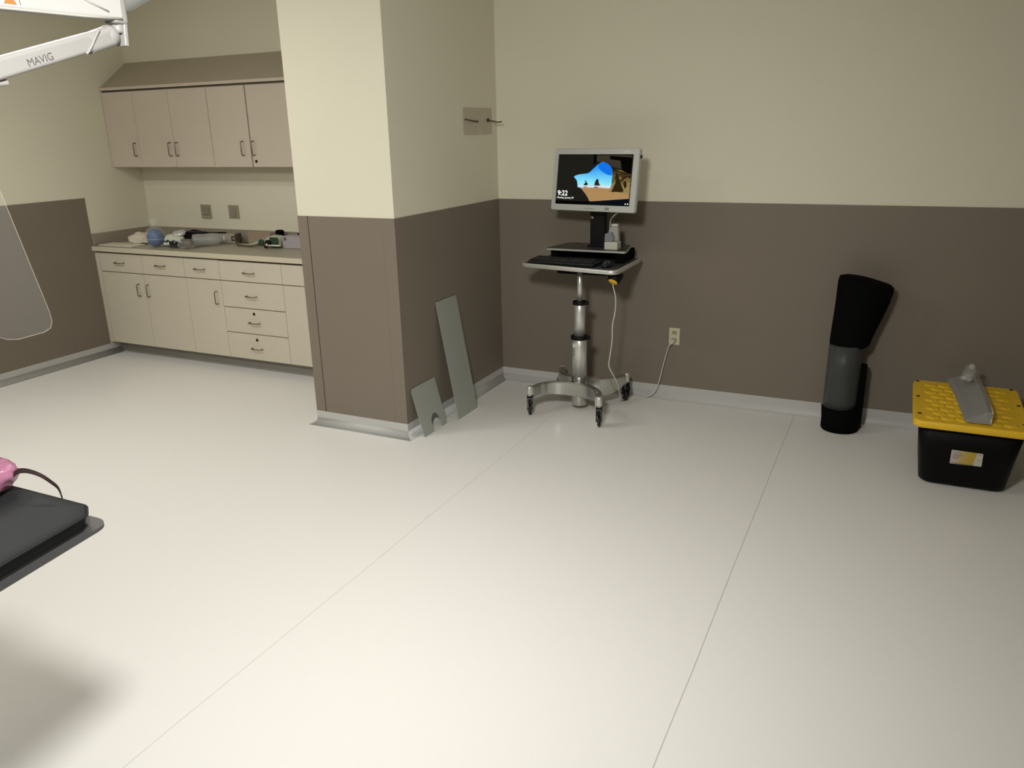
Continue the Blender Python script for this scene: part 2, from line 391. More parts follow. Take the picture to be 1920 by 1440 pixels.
wall_unit(-3.09, -2.303, 'wall cabinet with two doors and paired handles in the middle', [dict(x0=-3.09, x1=-2.703, h=-2.742), dict(x0=-2.703, x1=-2.303, h=-2.668)])
wall_unit(-2.303, -1.53, 'wall cabinet with door lock and wide gap between its doors', [
    dict(x0=-2.301, x1=-1.924, h=-1.99, m=[(-2.17,1.672), (-2.12,1.690), (-2.07,1.676), (-2.13,1.655)]), dict(x0=-1.914, x1=-1.53, h=-1.886, lock=-1.88, m=[(-1.74,1.652)])])
wall_unit(-1.53, PX0-.006, 'wall cabinet end mostly hidden behind the column', [dict(x0=-1.53, x1=-1.1), dict(x0=-1.1, x1=-.70)])
# sloped dust cover
r = thing('cabinet_top', 'sloped taupe dust cover over the wall cabinets', 'cabinet top', (-2.05,-.14,2.12))
bm = nb(); y0 = YU-.012
prism(bm, [(XL+.001, y0+.006, 2.139), (XL+.001, y0+.006, 2.1215), (XL+.001, -.001, 2.1215), (XL+.001, -.001, 2.347)], (PX0-.006-XL, 0, 0)); obj('slope_panel', bm, M['slope'], r)
obj('front_strip', B(XL+.001, PX0-.006, y0, y0+.0055, 2.1215, 2.143, bev=.001), M['lamu'], r)

# ------------------------------------------------------------------ wall plates
def ry(a): return Matrix.Rotation(a, 4, 'Y')
r = thing('wall_outlet', 'ivory duplex outlet low on the taupe wall with a cord plugged in', 'outlet', (1.270,-.003,.433))
obj('plate', B(1.234, 1.306, -.009, -.003, .376, .490, bev=.002), M['plate'], r)
for z in (.458, .408):
    bm = nb(); prism(bm, [(x, -.0092, y) for x, y in rrect(1.253, 1.287, z-.014, z+.014, .010)], (0, -.0025, 0)); s = obj('socket', bm, M['plated'], r)
    bm = nb()
    for dx in (-.007, .006): box(bm, 1.270+dx, 1.270+dx+.002, -.0122, -.0118, z-.003, z+.006)
    obj('slot', bm, M['blackm'], s)
bm = nb(); lathe(bm, (1.27, -.009, .433), [(.003, 0), (.003, .001)], 8, mtx=Matrix.Rotation(PI/2, 4, 'X')); obj('screw', bm, M['alus'], r)
r = thing('wall_outlet', 'left taupe cover plate above the counter with a ledge at its foot', 'outlet', (-2.752,0,1.154), 'plates above the counter')
obj('plate', B(-2.806, -2.692, -.006, -.0002, 1.098, 1.208, bev=.002), M['platet'], r)
obj('socket', B(-2.785, -2.71, -.014, -.0062, 1.125, 1.19, bev=.002), M['splash'], r)
obj('ledge', B(-2.795, -2.693, -.018, -.0062, 1.099, 1.113, bev=.002), M['counter'], r)
r = thing('wall_outlet', 'right taupe cover plate above the counter with an arched insert', 'outlet', (-2.443,0,1.154), 'plates above the counter')
obj('plate', B(-2.497, -2.386, -.006, -.0002, 1.100, 1.209, bev=.002), M['platet'], r)
bm = nb(); prism(bm, [(x, -.0062, z) for x, z in rrect(-2.467, -2.417, 1.115, 1.197, .02, rr=(.024,.024,.004,.004))], (0, -.006, 0)); obj('insert', bm, M['splash'], r)
# patch on the column side with two stray wires
r = thing('wall_patch', 'square unpainted patch with two stray wires on the column side', 'wall patch', (0,-.275,1.81))
bm = nb(); prism(bm, [(.0003, y, z) for y, z in rrect(-.475, -.078, 1.728, 1.892, .012)], (.0025, 0, 0)); obj('bare_plaster', bm, M['patch'], r)
bm = nb(); tube(bm, spline([(.003,-.452,1.822), (.018,-.444,1.819), (.024,-.38,1.812), (.024,-.32,1.810), (.012,-.305,1.806)], 6), .0042, 8); obj('wire', bm, M['wire'], r)
bm = nb(); tube(bm, spline([(.003,-.145,1.816), (.02,-.14,1.814), (.045,-.132,1.808), (.07,-.125,1.802), (.098,-.120,1.805)], 6), .0042, 8)
lathe(bm, (.003,-.145,1.816), [(.011,0),(.011,.012),(.006,.014)], 12, mtx=Matrix.Rotation(PI/2, 4, 'Y')); obj('wire', bm, M['wire'], r)

# ------------------------------------------------------------------ sheet metal offcuts leaning on the column
def leanpt(y, s, L, xb, xt, zt):  # s along the sheet
    t = s/L; return Vector((xb+(xt-xb)*t, y, zt*t))
L1 = .768
bm = nb(); a = Vector((.128, 0, .0012)); b = Vector((.0065, 0, .752)); nrm = (b-a).cross(Vector((0,1,0))).normalized()
if nrm.x < 0: nrm = -nrm
prism(bm, [a+Vector((0,-.915,0)), a+Vector((0,-.661,0)), b+Vector((0,-.671,0)), b+Vector((0,-.925,0))], nrm*.003)
obj('metal_sheet', bm, M['sheet'], loc=(.12,-.79,0), label='tall narrow grey sheet metal strip leaning against the column side', cat='metal sheet')
a = Vector((.088, 0, .0012)); b = Vector((.0065, 0, .292)); nrm = (b-a).cross(Vector((0,1,0))).normalized()
if nrm.x < 0: nrm = -nrm
U = (b-a)
def P2(y, t): return a+U*t+Vector((0, y, 0))
pts = [P2(-1.262, 0), P2(-1.150, 0)]
for k in range(0, 13):
    an = PI-PI*k/12; pts.append(P2(-1.104+.046*math.cos(an), .18+.16*math.sin(an)))
pts += [P2(-1.058, 0), P2(-.995, 0), P2(-.985, 1), P2(-1.245, 1), P2(-1.262, .95)]
bm = nb(); prism(bm, pts, nrm*.003)
obj('metal_sheet', bm, M['sheet'], loc=(.08,-1.13,0), label='short grey sheet metal piece with an arched notch leaning against the column corner', cat='metal sheet')

# ------------------------------------------------------------------ computer cart
CX, CY = .765, -.43
cart = thing('computer_cart', 'silver rolling computer cart on four casters with a height column', 'cart', (CX,CY,0))
bm = nb(); lathe(bm, (CX,CY,0), [(.028,.0305),(.028,.035),(.050,.036),(.052,.04),(.052,.225),(.05,.228)], 36); obj('base_hub', bm, M['alu'], cart)
bm = nb(); lathe(bm, (CX,CY,0), [(.047,.228),(.047,.478),(.044,.482)], 36); o = obj('column', bm, M['alus'], cart, label='lower thick column section')
obj('label', B(CX-.028, CX+.008, CY-.0485, CY-.0450, .425, .452, bev=.0005), M['whitep'], o)
bm = nb(); lathe(bm, (CX,CY,0), [(.035,.482),(.035,.70),(.032,.704)], 32); obj('column', bm, M['alus'], cart, label='middle column section')
bm = nb(); lathe(bm, (CX,CY,0), [(.017,.704),(.017,.928)], 24); obj('column', bm, M['alus'], cart, label='thin upper column section')
for z, rr in ((.484, .056), (.708, .044)):
    bm = nb(); lathe(bm, (CX,CY,z), [(rr-.010,-.011),(rr,-.010),(rr,.010),(rr-.010,.011)], 32)
    box(bm, CX+rr-.012, CX+rr+.014, CY-.012, CY+.012, z-.010, z+.011, bev=.003); obj('collar', bm, M['black'], cart)
def arc_leg(ends, apex, zlow, name):
    """bowed bar: plan curve from end to end through apex, thick deep section"""
    bm = nb(); N = 28; rows = []
    A, Bp = Vector(ends[0]), Vector(ends[1]); mid = (A+Bp)/2; ap = Vector(apex)
    for i in range(N+1):
        t = -1+2*i/N
        p = mid+(Bp-A)/2*t+(ap-mid)*(math.sqrt(max(0, 1-abs(t)**2.4)))
        p.z = 0; rows.append(p)
    prof = []
    for i, p in enumerate(rows):
        d = (rows[min(i+1, N)]-rows[max(i-1, 0)]).normalized(); n = Vector((-d.y, d.x, 0)); t = abs(-1+2*i/N)
        zt = .196+.004*(1-t*t); zb = zlow+(.128-zlow)*(t**4); w = .016
        prof.append([bm.verts.new(Vector((p.x, p.y, z))+n*s*w) for (s, z) in ((-1, zb+.006), (-.6, zb), (.6, zb), (1, zb+.006), (1, zt-.008), (.5, zt), (-.5, zt), (-1, zt-.008))])
    for X, Y in zip(prof, prof[1:]):
        for k in range(8):
            f = bm.faces.new((X[k], X[(k+1) % 8], Y[(k+1) % 8], Y[k])); f.smooth = False
    bm.faces.new(prof[0][::-1]); bm.faces.new(prof[-1])
    return obj(name, bm, M['alu'], cart)
arc_leg([(.532,-.668,0), (.988,-.705,0)], (.765,-.497,0), .108, 'leg')
arc_leg([(.545,-.175,0), (.995,-.185,0)], (.765,-.363,0), .070, 'leg')
def caster(x, y, yaw):
    bm = nb(); lathe(bm, (x,y,0), [(.017,.142),(.019,.145),(.019,.192),(.015,.199),(.006,.200)], 20); lathe(bm, (x,y,0), [(.014,.134),(.014,.142)], 16)
    o = obj('caster', bm, M['alus'], cart)
    T = Matrix.Translation((x,y,0)) @ Matrix.Rotation(yaw, 4, 'Z')
    bm = nb()
    for s in (-1, 1): 
        box(bm, -.010, .032, s*.0165-.002, s*.0165+.002, .034, .125, bev=.0015, mtx=T)
    box(bm, -.016, .026, -.0185, .0185, .120, .134, bev=.003, mtx=T); obj('fork', bm, M['black'], o)
    bm = nb(); lathe(bm, (0,0,0), [(.030,-.010),(.036,-.008),(.0375,0),(.036,.008),(.030,.010)], 24, mtx=T @ Matrix.Translation((.022,0,.038)) @ Matrix.Rotation(PI/2, 4, 'X')); obj('wheel', bm, M['blackrub'], o)
    bm = nb(); lathe(bm, (0,0,0), [(.010,-.0195),(.010,.0195)], 14, mtx=T @ Matrix.Translation((.022,0,.038)) @ Matrix.Rotation(PI/2, 4, 'X')); obj('axle', bm, M['alus'], o)
    bm = nb(); box(bm, -.038, -.012, -.012, .012, .085, .118, bev=.004, mtx=T); obj('brake_tab', bm, M['black'], o)
caster(.520, -.672, 2.0); caster(1.000, -.712, 1.85); caster(.540, -.165, .9); caster(1.003, -.178, 2.3)
# work surface
ws = [(.395,-.505), (1.055,-.607), (1.045,-.075), (.455,-.075)]
pl = roundpoly([(x, y, 0) for x, y in ws], [.05,.06,.05,.05], 6)
bm = nb(); prism(bm, [(p.x, p.y, .9295) for p in pl], (0,0,.0215)); ws_o = obj('work_surface', bm, M['deskg'], cart)
# rounded silver rim
bm = nb(); c0 = Vector((.74,-.31,0)); pr = [((p-c0)*1.004+c0) for p in pl]; n = len(pr); rg = []
for i, p in enumerate(pr):
    d = (pr[(i+1) % n]-pr[i-1]).normalized(); nn = Vector((d.y, -d.x, 0))
    rg.append([bm.verts.new(Vector((p.x, p.y, 0))+nn*o+Vector((0,0,z))) for o, z in ((-.004,.9265), (.007,.927), (.011,.933), (.011,.947), (.007,.953), (-.004,.9535))])
for i in range(n):
    A_, B_ = rg[i], rg[(i+1) % n]
    for k in range(6):
        f = bm.faces.new((A_[k], A_[(k+1) % 6], B_[(k+1) % 6], B_[k])); f.smooth = True
obj('rim', bm, M['alus'], ws_o)
bm = nb(); box(bm, .600, .960, -.405, -.14, .880, .929, bev=.008); obj('tray_underneath', bm, M['blackm'], cart)
# black drum with yellow face under the right corner
DT = Matrix.Translation((1.016,-.500,.893)) @ Matrix.Rotation(math.radians(-40), 4, 'X') @ Matrix.Rotation(math.radians(10), 4, 'Y')
bm = nb(); lathe(bm, (0,0,0), [(.030,-.030),(.037,-.026),(.042,.0),(.046,.028),(.030,.036)], 28, mtx=DT @ Matrix.Rotation(0, 4, 'X')); o = obj('cord_housing', bm, M['black'], cart)
bm = nb(); lathe(bm, (0,0,0), [(.002,-.034),(.026,-.0335),(.030,-.0305)], 26, mtx=DT); obj('cover', bm, M['yellow'], o, label='yellow disc')
# riser
rp = roundpoly([(.500,-.372,0), (1.045,-.380,0), (.99,-.085,0), (.56,-.075,0)], .03, 5)
bm = nb(); prism(bm, [(p.x, p.y, 1.020) for p in rp], (0,0,.011)); o = obj('riser_shelf', bm, M['alus'], cart)
rp2 = [(.772+(p.x-.772)*.985, p.y*.985-.003) for p in rp]
bm = nb(); prism(bm, [(x, y, 1.0312) for x, y in rp2], (0,0,.0012)); obj('top_mat', bm, M['deskg'], o)
bm = nb(); box(bm, .535, .575, -.35, -.10, .9545, 1.0195, bev=.004); box(bm, .965, 1.015, -.355, -.10, .9545, 1.0195, bev=.004); box(bm, .575, .965, -.15, -.10, .9545, 1.0195)
obj('riser_support', bm, M['blackm'], cart)
bm = nb(); box(bm, .758, .852, -.235, -.175, 1.033, 1.36, bev=.006); o = obj('monitor_post', bm, M['black'], cart)
bm = nb(); box(bm, .745, .87, -.25, -.13, 1.0328, 1.044, bev=.004); obj('post_foot', bm, M['black'], o)
bm = nb(); lathe(bm, (.775,-.2405,1.215), [(.010,0),(.010,.004),(.004,.006)], 14, mtx=Matrix.Rotation(PI/2,4,'X')); obj('screw', bm, M['chrome'], o)
# keyboard and mouse
kb = thing('keyboard', 'black computer keyboard on the cart work surface', 'keyboard', (.70,-.43,.9545))
KT = Matrix.Translation((.672,-.452,.9545)) @ Matrix.Rotation(math.radians(-5), 4, 'Z') @ Matrix.Rotation(math.radians(3.5), 4, 'X')
bm = nb(); box(bm, -.225, .225, -.072, .072, .004, .020, bev=.005, mtx=KT); obj('case', bm, M['keyb'], kb)
bm = nb()
for r_ in range(5):
    x = -.216
    ws_ = [.0172]*25 if r_ else [.0172]*25
    for k in range(24):
        if k in (15, 19): x += .0172*.35
        box(bm, x+.001, x+.0158, -.058+r_*.0245, -.058+r_*.0245+.020, .0195, .026, bev=.0012, seg=1, mtx=KT); x += .0172
k_ = obj('keys', bm, M['keyb'], kb)
bm = nb()
ms = bmesh.new(); bmesh.ops.create_uvsphere(ms, u_segments=20, v_segments=12, radius=1)
for v in ms.verts: v.co = Vector((.955+v.co.x*.030, -.475+v.co.y*.052, .9545+max(0, v.co.z)*.034))
merge(bm, ms, smooth=True); mo = thing('mouse', 'black computer mouse beside the keyboard on the cart', 'mouse', (.955,-.475,.9545)); obj('shell', bm, M['keyb'], mo)
obj('wheel', B(.952, .958, -.512, -.492, .974, .985, bev=.002), M['greyp'], mo)

# monitor
MC = Vector((.8345,-.33,1.4535)); yaw, tilt = math.radians(-9.5), math.radians(9)
W_, H_ = .586, .372
MT = Matrix.Translation((.826,-.33,1.4485)) @ Matrix.Rotation(yaw, 4, 'Z') @ Matrix.Rotation(-tilt, 4, 'X')
MT_OVERRIDE = None
mon = thing('monitor', 'silver framed flat monitor showing a beach picture and the time 9:22', 'monitor', (.826,-.33,1.26))
def MM(bm, parts, mi=0):
    for p in parts: box(bm, *p, mtx=MT)
sx0, sx1, sz0, sz1 = -.262, .254, -.148, .152     # screen window
fr = [(x, z) for x, z in rrect(-W_/2, W_/2, -H_/2, H_/2, .014)]
bm = nb(); t = bmesh.new()
outer = rrect(-W_/2, W_/2, -H_/2, H_/2, .014, 5); inner = []
for (x, z) in outer:
    inner.append((min(max(x*1.02, sx0), sx1), min(max(z*1.02, sz0), sz1)))
n = len(outer)
# frame ring (front face bevelled inwards), side and back
def ring(pts, y): return [t.verts.new((x, y, z)) for x, z in pts]
def corner(i):  # inner rectangle corner for each rounded outer corner
    q = i//6; return [(sx1, sz1), (sx0, sz1), (sx0, sz0), (sx1, sz0)][q]
o0 = ring(outer, -.018); sc = ring([(x*.985, z*.985) for x, z in outer], -.024)
i1 = [t.verts.new((x, -.024, z)) for x, z in ((sx1,sz1), (sx0,sz1), (sx0,sz0), (sx1,sz0))]
i2 = [t.verts.new((x, -.018, z)) for x, z in ((sx1,sz1), (sx0,sz1), (sx0,sz0), (sx1,sz0))]
bk = ring(outer, .004); bk2 = ring([(x*.9, z*.88) for x, z in outer], .026)
for i in range(n):
    j = (i+1) % n
    t.faces.new((o0[i], o0[j], sc[j], sc[i])); t.faces.new((o0[i], bk[i], bk[j], o0[j])); t.faces.new((bk[i], bk2[i], bk2[j], bk[j]))
    if i//6 == j//6: t.faces.new((sc[i], sc[j], i1[i//6]))
    else: t.faces.new((sc[i], sc[j], i1[j//6], i1[i//6]))
for q in range(4): t.faces.new((i1[q], i1[(q+1) % 4], i2[(q+1) % 4], i2[q]))
t.faces.new(bk2)
merge(bm, t, 0, MT); fr_o = obj('bezel', bm, M['bezel'], mon)
# screen: one flat mesh, picture shown by its own emitting areas
SC = [emat('screen_dark_rock', (34,33,28), .8), emat('screen_sky', (25,150,235), 1.2), emat('screen_pale_sky', (135,225,240), 1.1, (20,140,235), .42, .74), emat('screen_deep_blue', (20,112,225), 1.05),
      emat('screen_sand', (172,136,88), 1.), emat('screen_sea', (205,215,225), 1.1), emat('screen_text', (255,255,255), 1.5), emat('screen_cliff', (150,130,80), 1., (62,50,24), .35, .6),
      emat('screen_brown', (48,36,20), .9), emat('screen_navy', (14,18,26), .8), emat('screen_black', (10,9,6), .7), emat('screen_glare', (62,56,46), .9)]
bm = nb()
def spoly(uv, layer, mi):
    vs = []
    for u, v in uv:   # u 0..1 left-right, v 0..1 top-down
        vs.append(bm.verts.new(MT @ Vector((sx0+u*(sx1-sx0), -.0182-.00012*layer, sz1-v*(sz1-sz0)))))
    f = bm.faces.new(vs); f.material_index = mi
def blob(pts, n=5):
    P_ = [Vector((u, v, 0)) for u, v in pts]; out = []; N = len(P_)
    for i in range(N):
        a, b, c, d = P_[i-1], P_[i], P_[(i+1) % N], P_[(i+2) % N]
        for k in range(n):
            t = k/n; q = .5*((2*b)+(c-a)*t+(2*a-5*b+4*c-d)*t*t+(3*b-a-3*c+d)*t**3); out.append((min(max(q.x,0),1), min(max(q.y,0),1)))
    return out
spoly([(0,0),(1,0),(1,1),(0,1)], 0, 0)
spoly([(0,.93),(1,.93),(1,1),(0,1)], 1, 10)
spoly([(.495,.02),(.98,.02),(.98,.28),(.80,.27),(.52,.13)], 1, 11)
spoly([(.48,.0),(.52,.0),(.52,.17),(.48,.21)], 2, 10)
spoly([(.69,.03),(.98,.06),(.98,.40),(.86,.30),(.83,.12),(.70,.10)], 2, 10)
spoly([(.228,.445),(.255,.418),(.31,.395),(.40,.378),(.435,.360),(.48,.290),(.53,.215),(.60,.145),(.64,.160),(.69,.205),(.725,.26),(.738,.34),(.745,.42),(.742,.60),(.735,.655),(.292,.655),(.288,.60),(.275,.52),(.25,.48)], 3, 2)
if 0: spoly([(.40,.400),(.445,.365),(.49,.30),(.54,.225),(.60,.165),(.66,.19),(.705,.24),(.728,.31),(.735,.44),(.66,.47),(.58,.475),(.50,.46),(.45,.44)], 4, 1)
spoly([(.545,.215),(.60,.150),(.64,.163),(.69,.208),(.723,.265),(.733,.35),(.734,.41),(.68,.395),(.62,.35),(.56,.28)], 5, 3)
spoly([(.289,.608),(.738,.600),(.72,.668),(.33,.668)], 5, 5)
spoly([(.33,.660),(.45,.655),(.60,.652),(.735,.665),(.98,.72),(.985,.850),(.70,.895),(.50,.925),(.465,.92),(.445,.86),(.40,.77)], 6, 4)
spoly([(.735,.27),(.765,.30),(.80,.285),(.86,.31),(.93,.36),(.985,.38),(.985,.76),(.93,.765),(.85,.735),(.75,.735),(.705,.725),(.735,.68),(.750,.56),(.752,.42)], 7, 7)
spoly(blob([(.795,.36),(.822,.40),(.845,.50),(.875,.60),(.905,.70),(.87,.728),(.80,.725),(.752,.728),(.770,.64),(.795,.54),(.785,.44)],4), 8, 8)
spoly(blob([(.86,.50),(.885,.45),(.93,.415),(.985,.41),(.975,.44),(.925,.45),(.89,.49)],4), 8, 8)
spoly(blob([(.745,.285),(.79,.30),(.84,.33),(.90,.355),(.93,.39),(.87,.37),(.80,.34),(.76,.33)],4), 8, 8)
spoly(blob([(.90,.52),(.93,.53),(.94,.60),(.925,.66),(.90,.60)],4), 8, 8)
spoly([(.372,.612),(.380,.575),(.398,.560),(.378,.505),(.40,.525),(.425,.575),(.425,.612)], 8, 8)
spoly([(.515,.612),(.525,.53),(.54,.485),(.565,.485),(.573,.55),(.590,.60),(.60,.612)], 8, 8)
spoly([(.372,.640),(.42,.638),(.42,.652),(.372,.652)], 8, 8); spoly([(.515,.636),(.57,.634),(.57,.650),(.515,.652)], 8, 8)
spoly([(.468,.93),(.98,.868),(.98,.985),(.462,.985)], 8, 9)
TT = MT @ Matrix.Translation((sx0+.010, -.0200, sz1-.825*(sz1-sz0))) @ Matrix.Rotation(PI/2, 4, 'X')
text_bm(bm, '9:22', .043, TT, 6, True)
TT = MT @ Matrix.Translation((sx0+.010, -.0200, sz1-.885*(sz1-sz0))) @ Matrix.Rotation(PI/2, 4, 'X')
text_bm(bm, 'Monday, January 29', .0150, TT, 6, False)
for u in (.945, .975):
    c = MT @ Vector((sx0+u*(sx1-sx0), -.0199, sz1-.955*(sz1-sz0)))
    spoly([(u-.006,.945),(u+.006,.945),(u+.006,.968),(u-.006,.968)], 12, 6)
obj('screen', bm, SC, mon, recalc=False)
bm = nb()
for i in range(3): box(bm, .187+i*.015, .193+i*.015, -.0246, -.0242, .160, .170, mtx=MT)
obj('marking', bm, M['stickw'], fr_o)
bm = nb()
for i in range(15): box(bm, -.055+i*.0052, -.0515+i*.0052, -.0246, -.0242, -.171, -.1685+.001*(i % 3), mtx=MT)
obj('print', bm, M['bezprint'], fr_o)
bm = nb()
for i in range(4): box(bm, .094+i*.007, .0985+i*.007, -.0248, -.0242, -.176, -.159, mtx=MT)
obj('buttons', bm, M['bezprint'], fr_o)
bm = nb(); box(bm, W_/2-.004, W_/2+.010, -.016, -.004, .130, .148, bev=.003, mtx=MT); obj('clip', bm, M['black'], fr_o)
bm = nb(); box(bm, -.06, .06, .0265, .10, -.07, .07, bev=.006, mtx=MT); obj('mount', bm, M['black'], mon)
# adapters and short cord behind the screen
obj('power_adapter', B(.891, .976, -.345, -.268, 1.0328, 1.082, bev=.005), M['whitep'], loc=(.935,-.29,1.033), label='small white box adapter on the cart shelf beside the monitor post', cat='adapter')
r = thing('badge_reader', 'tall off-white and grey device standing on the white adapter', 'reader', (.94,-.30,1.0845))
bm = nb(); prism(bm, [(.918,-.31,1.0845), (.972,-.31,1.0845), (.966,-.31,1.170), (.925,-.31,1.170), (.912,-.31,1.150)], (0,.035,0)); obj('body', bm, M['readw'], r)
bm = nb(); prism(bm, [(.890,-.335,1.0845), (.942,-.335,1.0845), (.947,-.335,1.110), (.930,-.335,1.140), (.893,-.335,1.130)], (0,.024,0)); obj('grey_grip', bm, M['greyp'], r)
bm = nb(); box(bm, .924, .966, -.312, -.274, 1.1705, 1.188, bev=.004); obj('cap', bm, M['alus'], r)
bm = nb(); tube(bm, spline([(.990,-.33,1.275), (.965,-.335,1.255), (.935,-.32,1.23), (.905,-.27,1.20), (.895,-.25,1.15), (.88,-.24,1.10)], 6), .0035, 8)
obj('cord', bm, M['plugw'], mon, label='short pale cord')
# long power cord
bm = nb(); pts = [(1.005,-.50,.862), (1.003,-.49,.835), (1.012,-.47,.77), (1.008,-.455,.686), (.990,-.45,.584), (.988,-.45,.482), (.976,-.45,.383), (.970,-.45,.324), (.992,-.45,.275), (1.01,-.40,.20), (1.0,-.31,.10), (.985,-.24,.03), (.99,-.15,.0045), (1.03,-.10,.0045), (1.08,-.065,.0045), (1.130,-.060,.02), (1.165,-.055,.060), (1.190,-.04,.131), (1.214,-.036,.253), (1.243,-.042,.365), (1.258,-.043,.395), (1.266,-.038,.402)]
tube(bm, spline(pts, 6), .0036, 8)
r = obj('power_cord', bm, M['plugw'], cart, label='white power cord')
bm = nb(); tube(bm, [(1.270,-.0125,.408), (1.270,-.03,.406), (1.264,-.042,.400), (1.252,-.048,.384)], [.014,.013,.010,.006], 12); obj('plug', bm, M['whitep'], r)

# ------------------------------------------------------------------ black padded tube leaning at the wall
r = thing('padded_tube', 'tall black flared tube with a grey translucent middle, standing against the wall', 'tube', (2.33,-.19,0))
bm = nb(); lathe(bm, (2.336,-.185,0), [(.100,.001,0,0),(.106,.010,0,0),(.106,.06,0,0),(.101,.14,-.012,.008),(.094,.141,-.012,.008)], 40, sx=1, sy=.95); obj('foot', bm, M['blackm'], r)
bm = nb(); prof = []
lathe(bm, (2.320,-.175,0), [(.092,.1415,0,0),(.093,.20,.002,.005),(.094,.38,.004,.012),(.094,.52,.006,.015)], 40); obj('sleeve', bm, M['smoke'], r, label='grey translucent sleeve')
bm = nb(); lathe(bm, (2.320,-.175,0), [(.070,.142,.008,.012),(.070,.52,.015,.02)], 28); box(bm, 2.395, 2.452, -.17, -.10, .002, .40, bev=.014); obj('core', bm, M['blackm'], r)
bm = nb(); lathe(bm, (2.330,-.165,0), [(.100,.510,.004,0),(.108,.522,.010,.004),(.112,.55,.014,.008),(.118,.60,.022,.012),(.130,.68,.038,.02),(.142,.76,.053,.025),(.149,.83,.061,.025),(.148,.875,.062,.02),(.138,.895,.059,.015),(.10,.905,.055,.01),(.02,.902,.05,.01)], 44, sx=1, sy=.72)
for v in bm.verts:
    if v.co.z > .84: v.co.z -= (v.co.x-2.39)*.18*((v.co.z-.84)/.06)
obj('flared_top', bm, M['blackm'], r)

# ------------------------------------------------------------------ yellow-lidded tote
r = thing('storage_tote', 'large black storage tote with a yellow lid by the wall', 'storage bin', (2.94,-.6,0))
def loft(bm, secs, mi=0, cap=True):
    rings = [[bm.verts.new((x, y, z)) for x, y in s] for s, z in secs]
    for A_, B_ in zip(rings, rings[1:]):
        n = len(A_)
        for k in range(n):
            f = bm.faces.new((A_[k], A_[(k+1) % n], B_[(k+1) % n], B_[k])); f.smooth = True; f.material_index = mi
    if cap: bm.faces.new(rings[0][::-1]); bm.faces.new(rings[-1])
bm = nb(); loft(bm, [(rrect(2.775,3.125,-.815,-.375,.045), .001), (rrect(2.757,3.143,-.835,-.355,.055), .018), (rrect(2.742,3.160,-.875,-.315,.055), .18), (rrect(2.724,3.178,-.915,-.275,.055), .335)])
body = obj('bin_body', bm, M['toteb'], r)
LX0, LX1, LY0, LY1 = 2.694, 3.196, -.955, -.246
bm = nb(); loft(bm, [(rrect(LX0+.004,LX1-.004,LY0+.004,LY1-.004,.045), .336), (rrect(LX0,LX1,LY0,LY1,.045), .340), (rrect(LX0+.001,LX1-.001,LY0+.001,LY1-.001,.045), .366), (rrect(LX0+.006,LX1-.006,LY0+.006,LY1-.006,.042), .3715)])
# moulded honeycomb relief on the lid
for i in range(6):
    for j in range(9):
        cx = LX0+.085+i*.066+(.03 if j % 2 else 0); cy = LY0+.08+j*.068
        if cx > LX1-.06: continue
        t = bmesh.new(); bmesh.ops.create_cone(t, cap_ends=True, segments=6, radius1=.036, radius2=.027, depth=.006)
        merge(bm, t, 0, Matrix.Translation((cx, cy, .3742)))
lid = obj('lid', bm, M['totey'], r, label='yellow lid')
for x, y in ((2.717,-.275), (2.717,-.555), (2.722,-.84), (3.165,-.27), (3.172,-.545), (3.17,-.84)):
    bm = nb(); lathe(bm, (x,y,.3712), [(.010,0),(.010,.0012)], 12); obj('hole', bm, M['blackm'], lid)
# printed label lying on the leaning front face
fy = lambda z: -.875-(z-.18)*.258
def fl(x, z, o): return (x, fy(z)-o, z)
bm = nb(); q = [(2.881,.219), (3.016,.217), (3.019,.143), (2.882,.139)]
prism(bm, roundpoly([fl(x,z,.0015) for x, z in q], .005, 3), (0,-.0008,0)); lb = obj('label', bm, M['label'], body, label='white and yellow printed label')
bm = nb()
for (x0, x1, z0, z1) in ((2.886,2.985,.1435,.1465),):
    prism(bm, [fl(x0,z0,.0024), fl(x1,z0,.0024), fl(x1,z1,.0024), fl(x0,z1,.0024)], (0,-.0003,0))
for i, (x0, x1, z) in enumerate(((2.894,2.924,.205),(2.890,2.932,.193),(2.890,2.926,.186),(2.890,2.918,.178),(2.890,2.914,.171),(2.996,3.012,.206),(2.996,3.011,.178))):
    prism(bm, [fl(x0,z,.0024), fl(x1,z,.0024), fl(x1,z+.0025,.0024), fl(x0,z+.0025,.0024)], (0,-.0003,0))
obj('print', bm, M['bezprint'], lb)
# clear grey plastic tray and bottle on the lid
r = thing('plastic_channel', 'long grey clear plastic channel lying across the yellow lid', 'plastic piece', (2.94,-.58,.378))
LZ = .3775
bm = nb(); rowsA = []
for (y, x0, x1, h) in ((-.215,2.862,3.005,.045), (-.45,2.885,3.012,.055), (-.70,2.903,3.022,.055), (-.885,2.913,3.025,.050), (-.915,2.922,3.018,.030)):
    rowsA.append([bm.verts.new(p) for p in ((x0,y,LZ), (x1,y,LZ), (x1+.004,y,LZ+h), (x1-.018,y,LZ+h+.004), (x0+.020,y,LZ+.016))])
for A_, B_ in zip(rowsA, rowsA[1:]):
    for k in range(5): bm.faces.new((A_[k], A_[(k+1) % 5], B_[(k+1) % 5], B_[k]))
bm.faces.new(rowsA[0][::-1]); bm.faces.new(rowsA[-1]); obj('channel', bm, M['wedge'], r)
bm = nb(); tube(bm, [(3.027,-.70,LZ+.052),(3.027,-.885,LZ+.050),(3.022,-.917,LZ+.02),(3.022,-.918,LZ+.002)], .002, 6); obj('rim_edge', bm, M['stickw'], r)
r = thing('clear_bottle', 'small clear crumpled plastic bottle at the back of the lid', 'bottle', (2.94,-.33,.43))
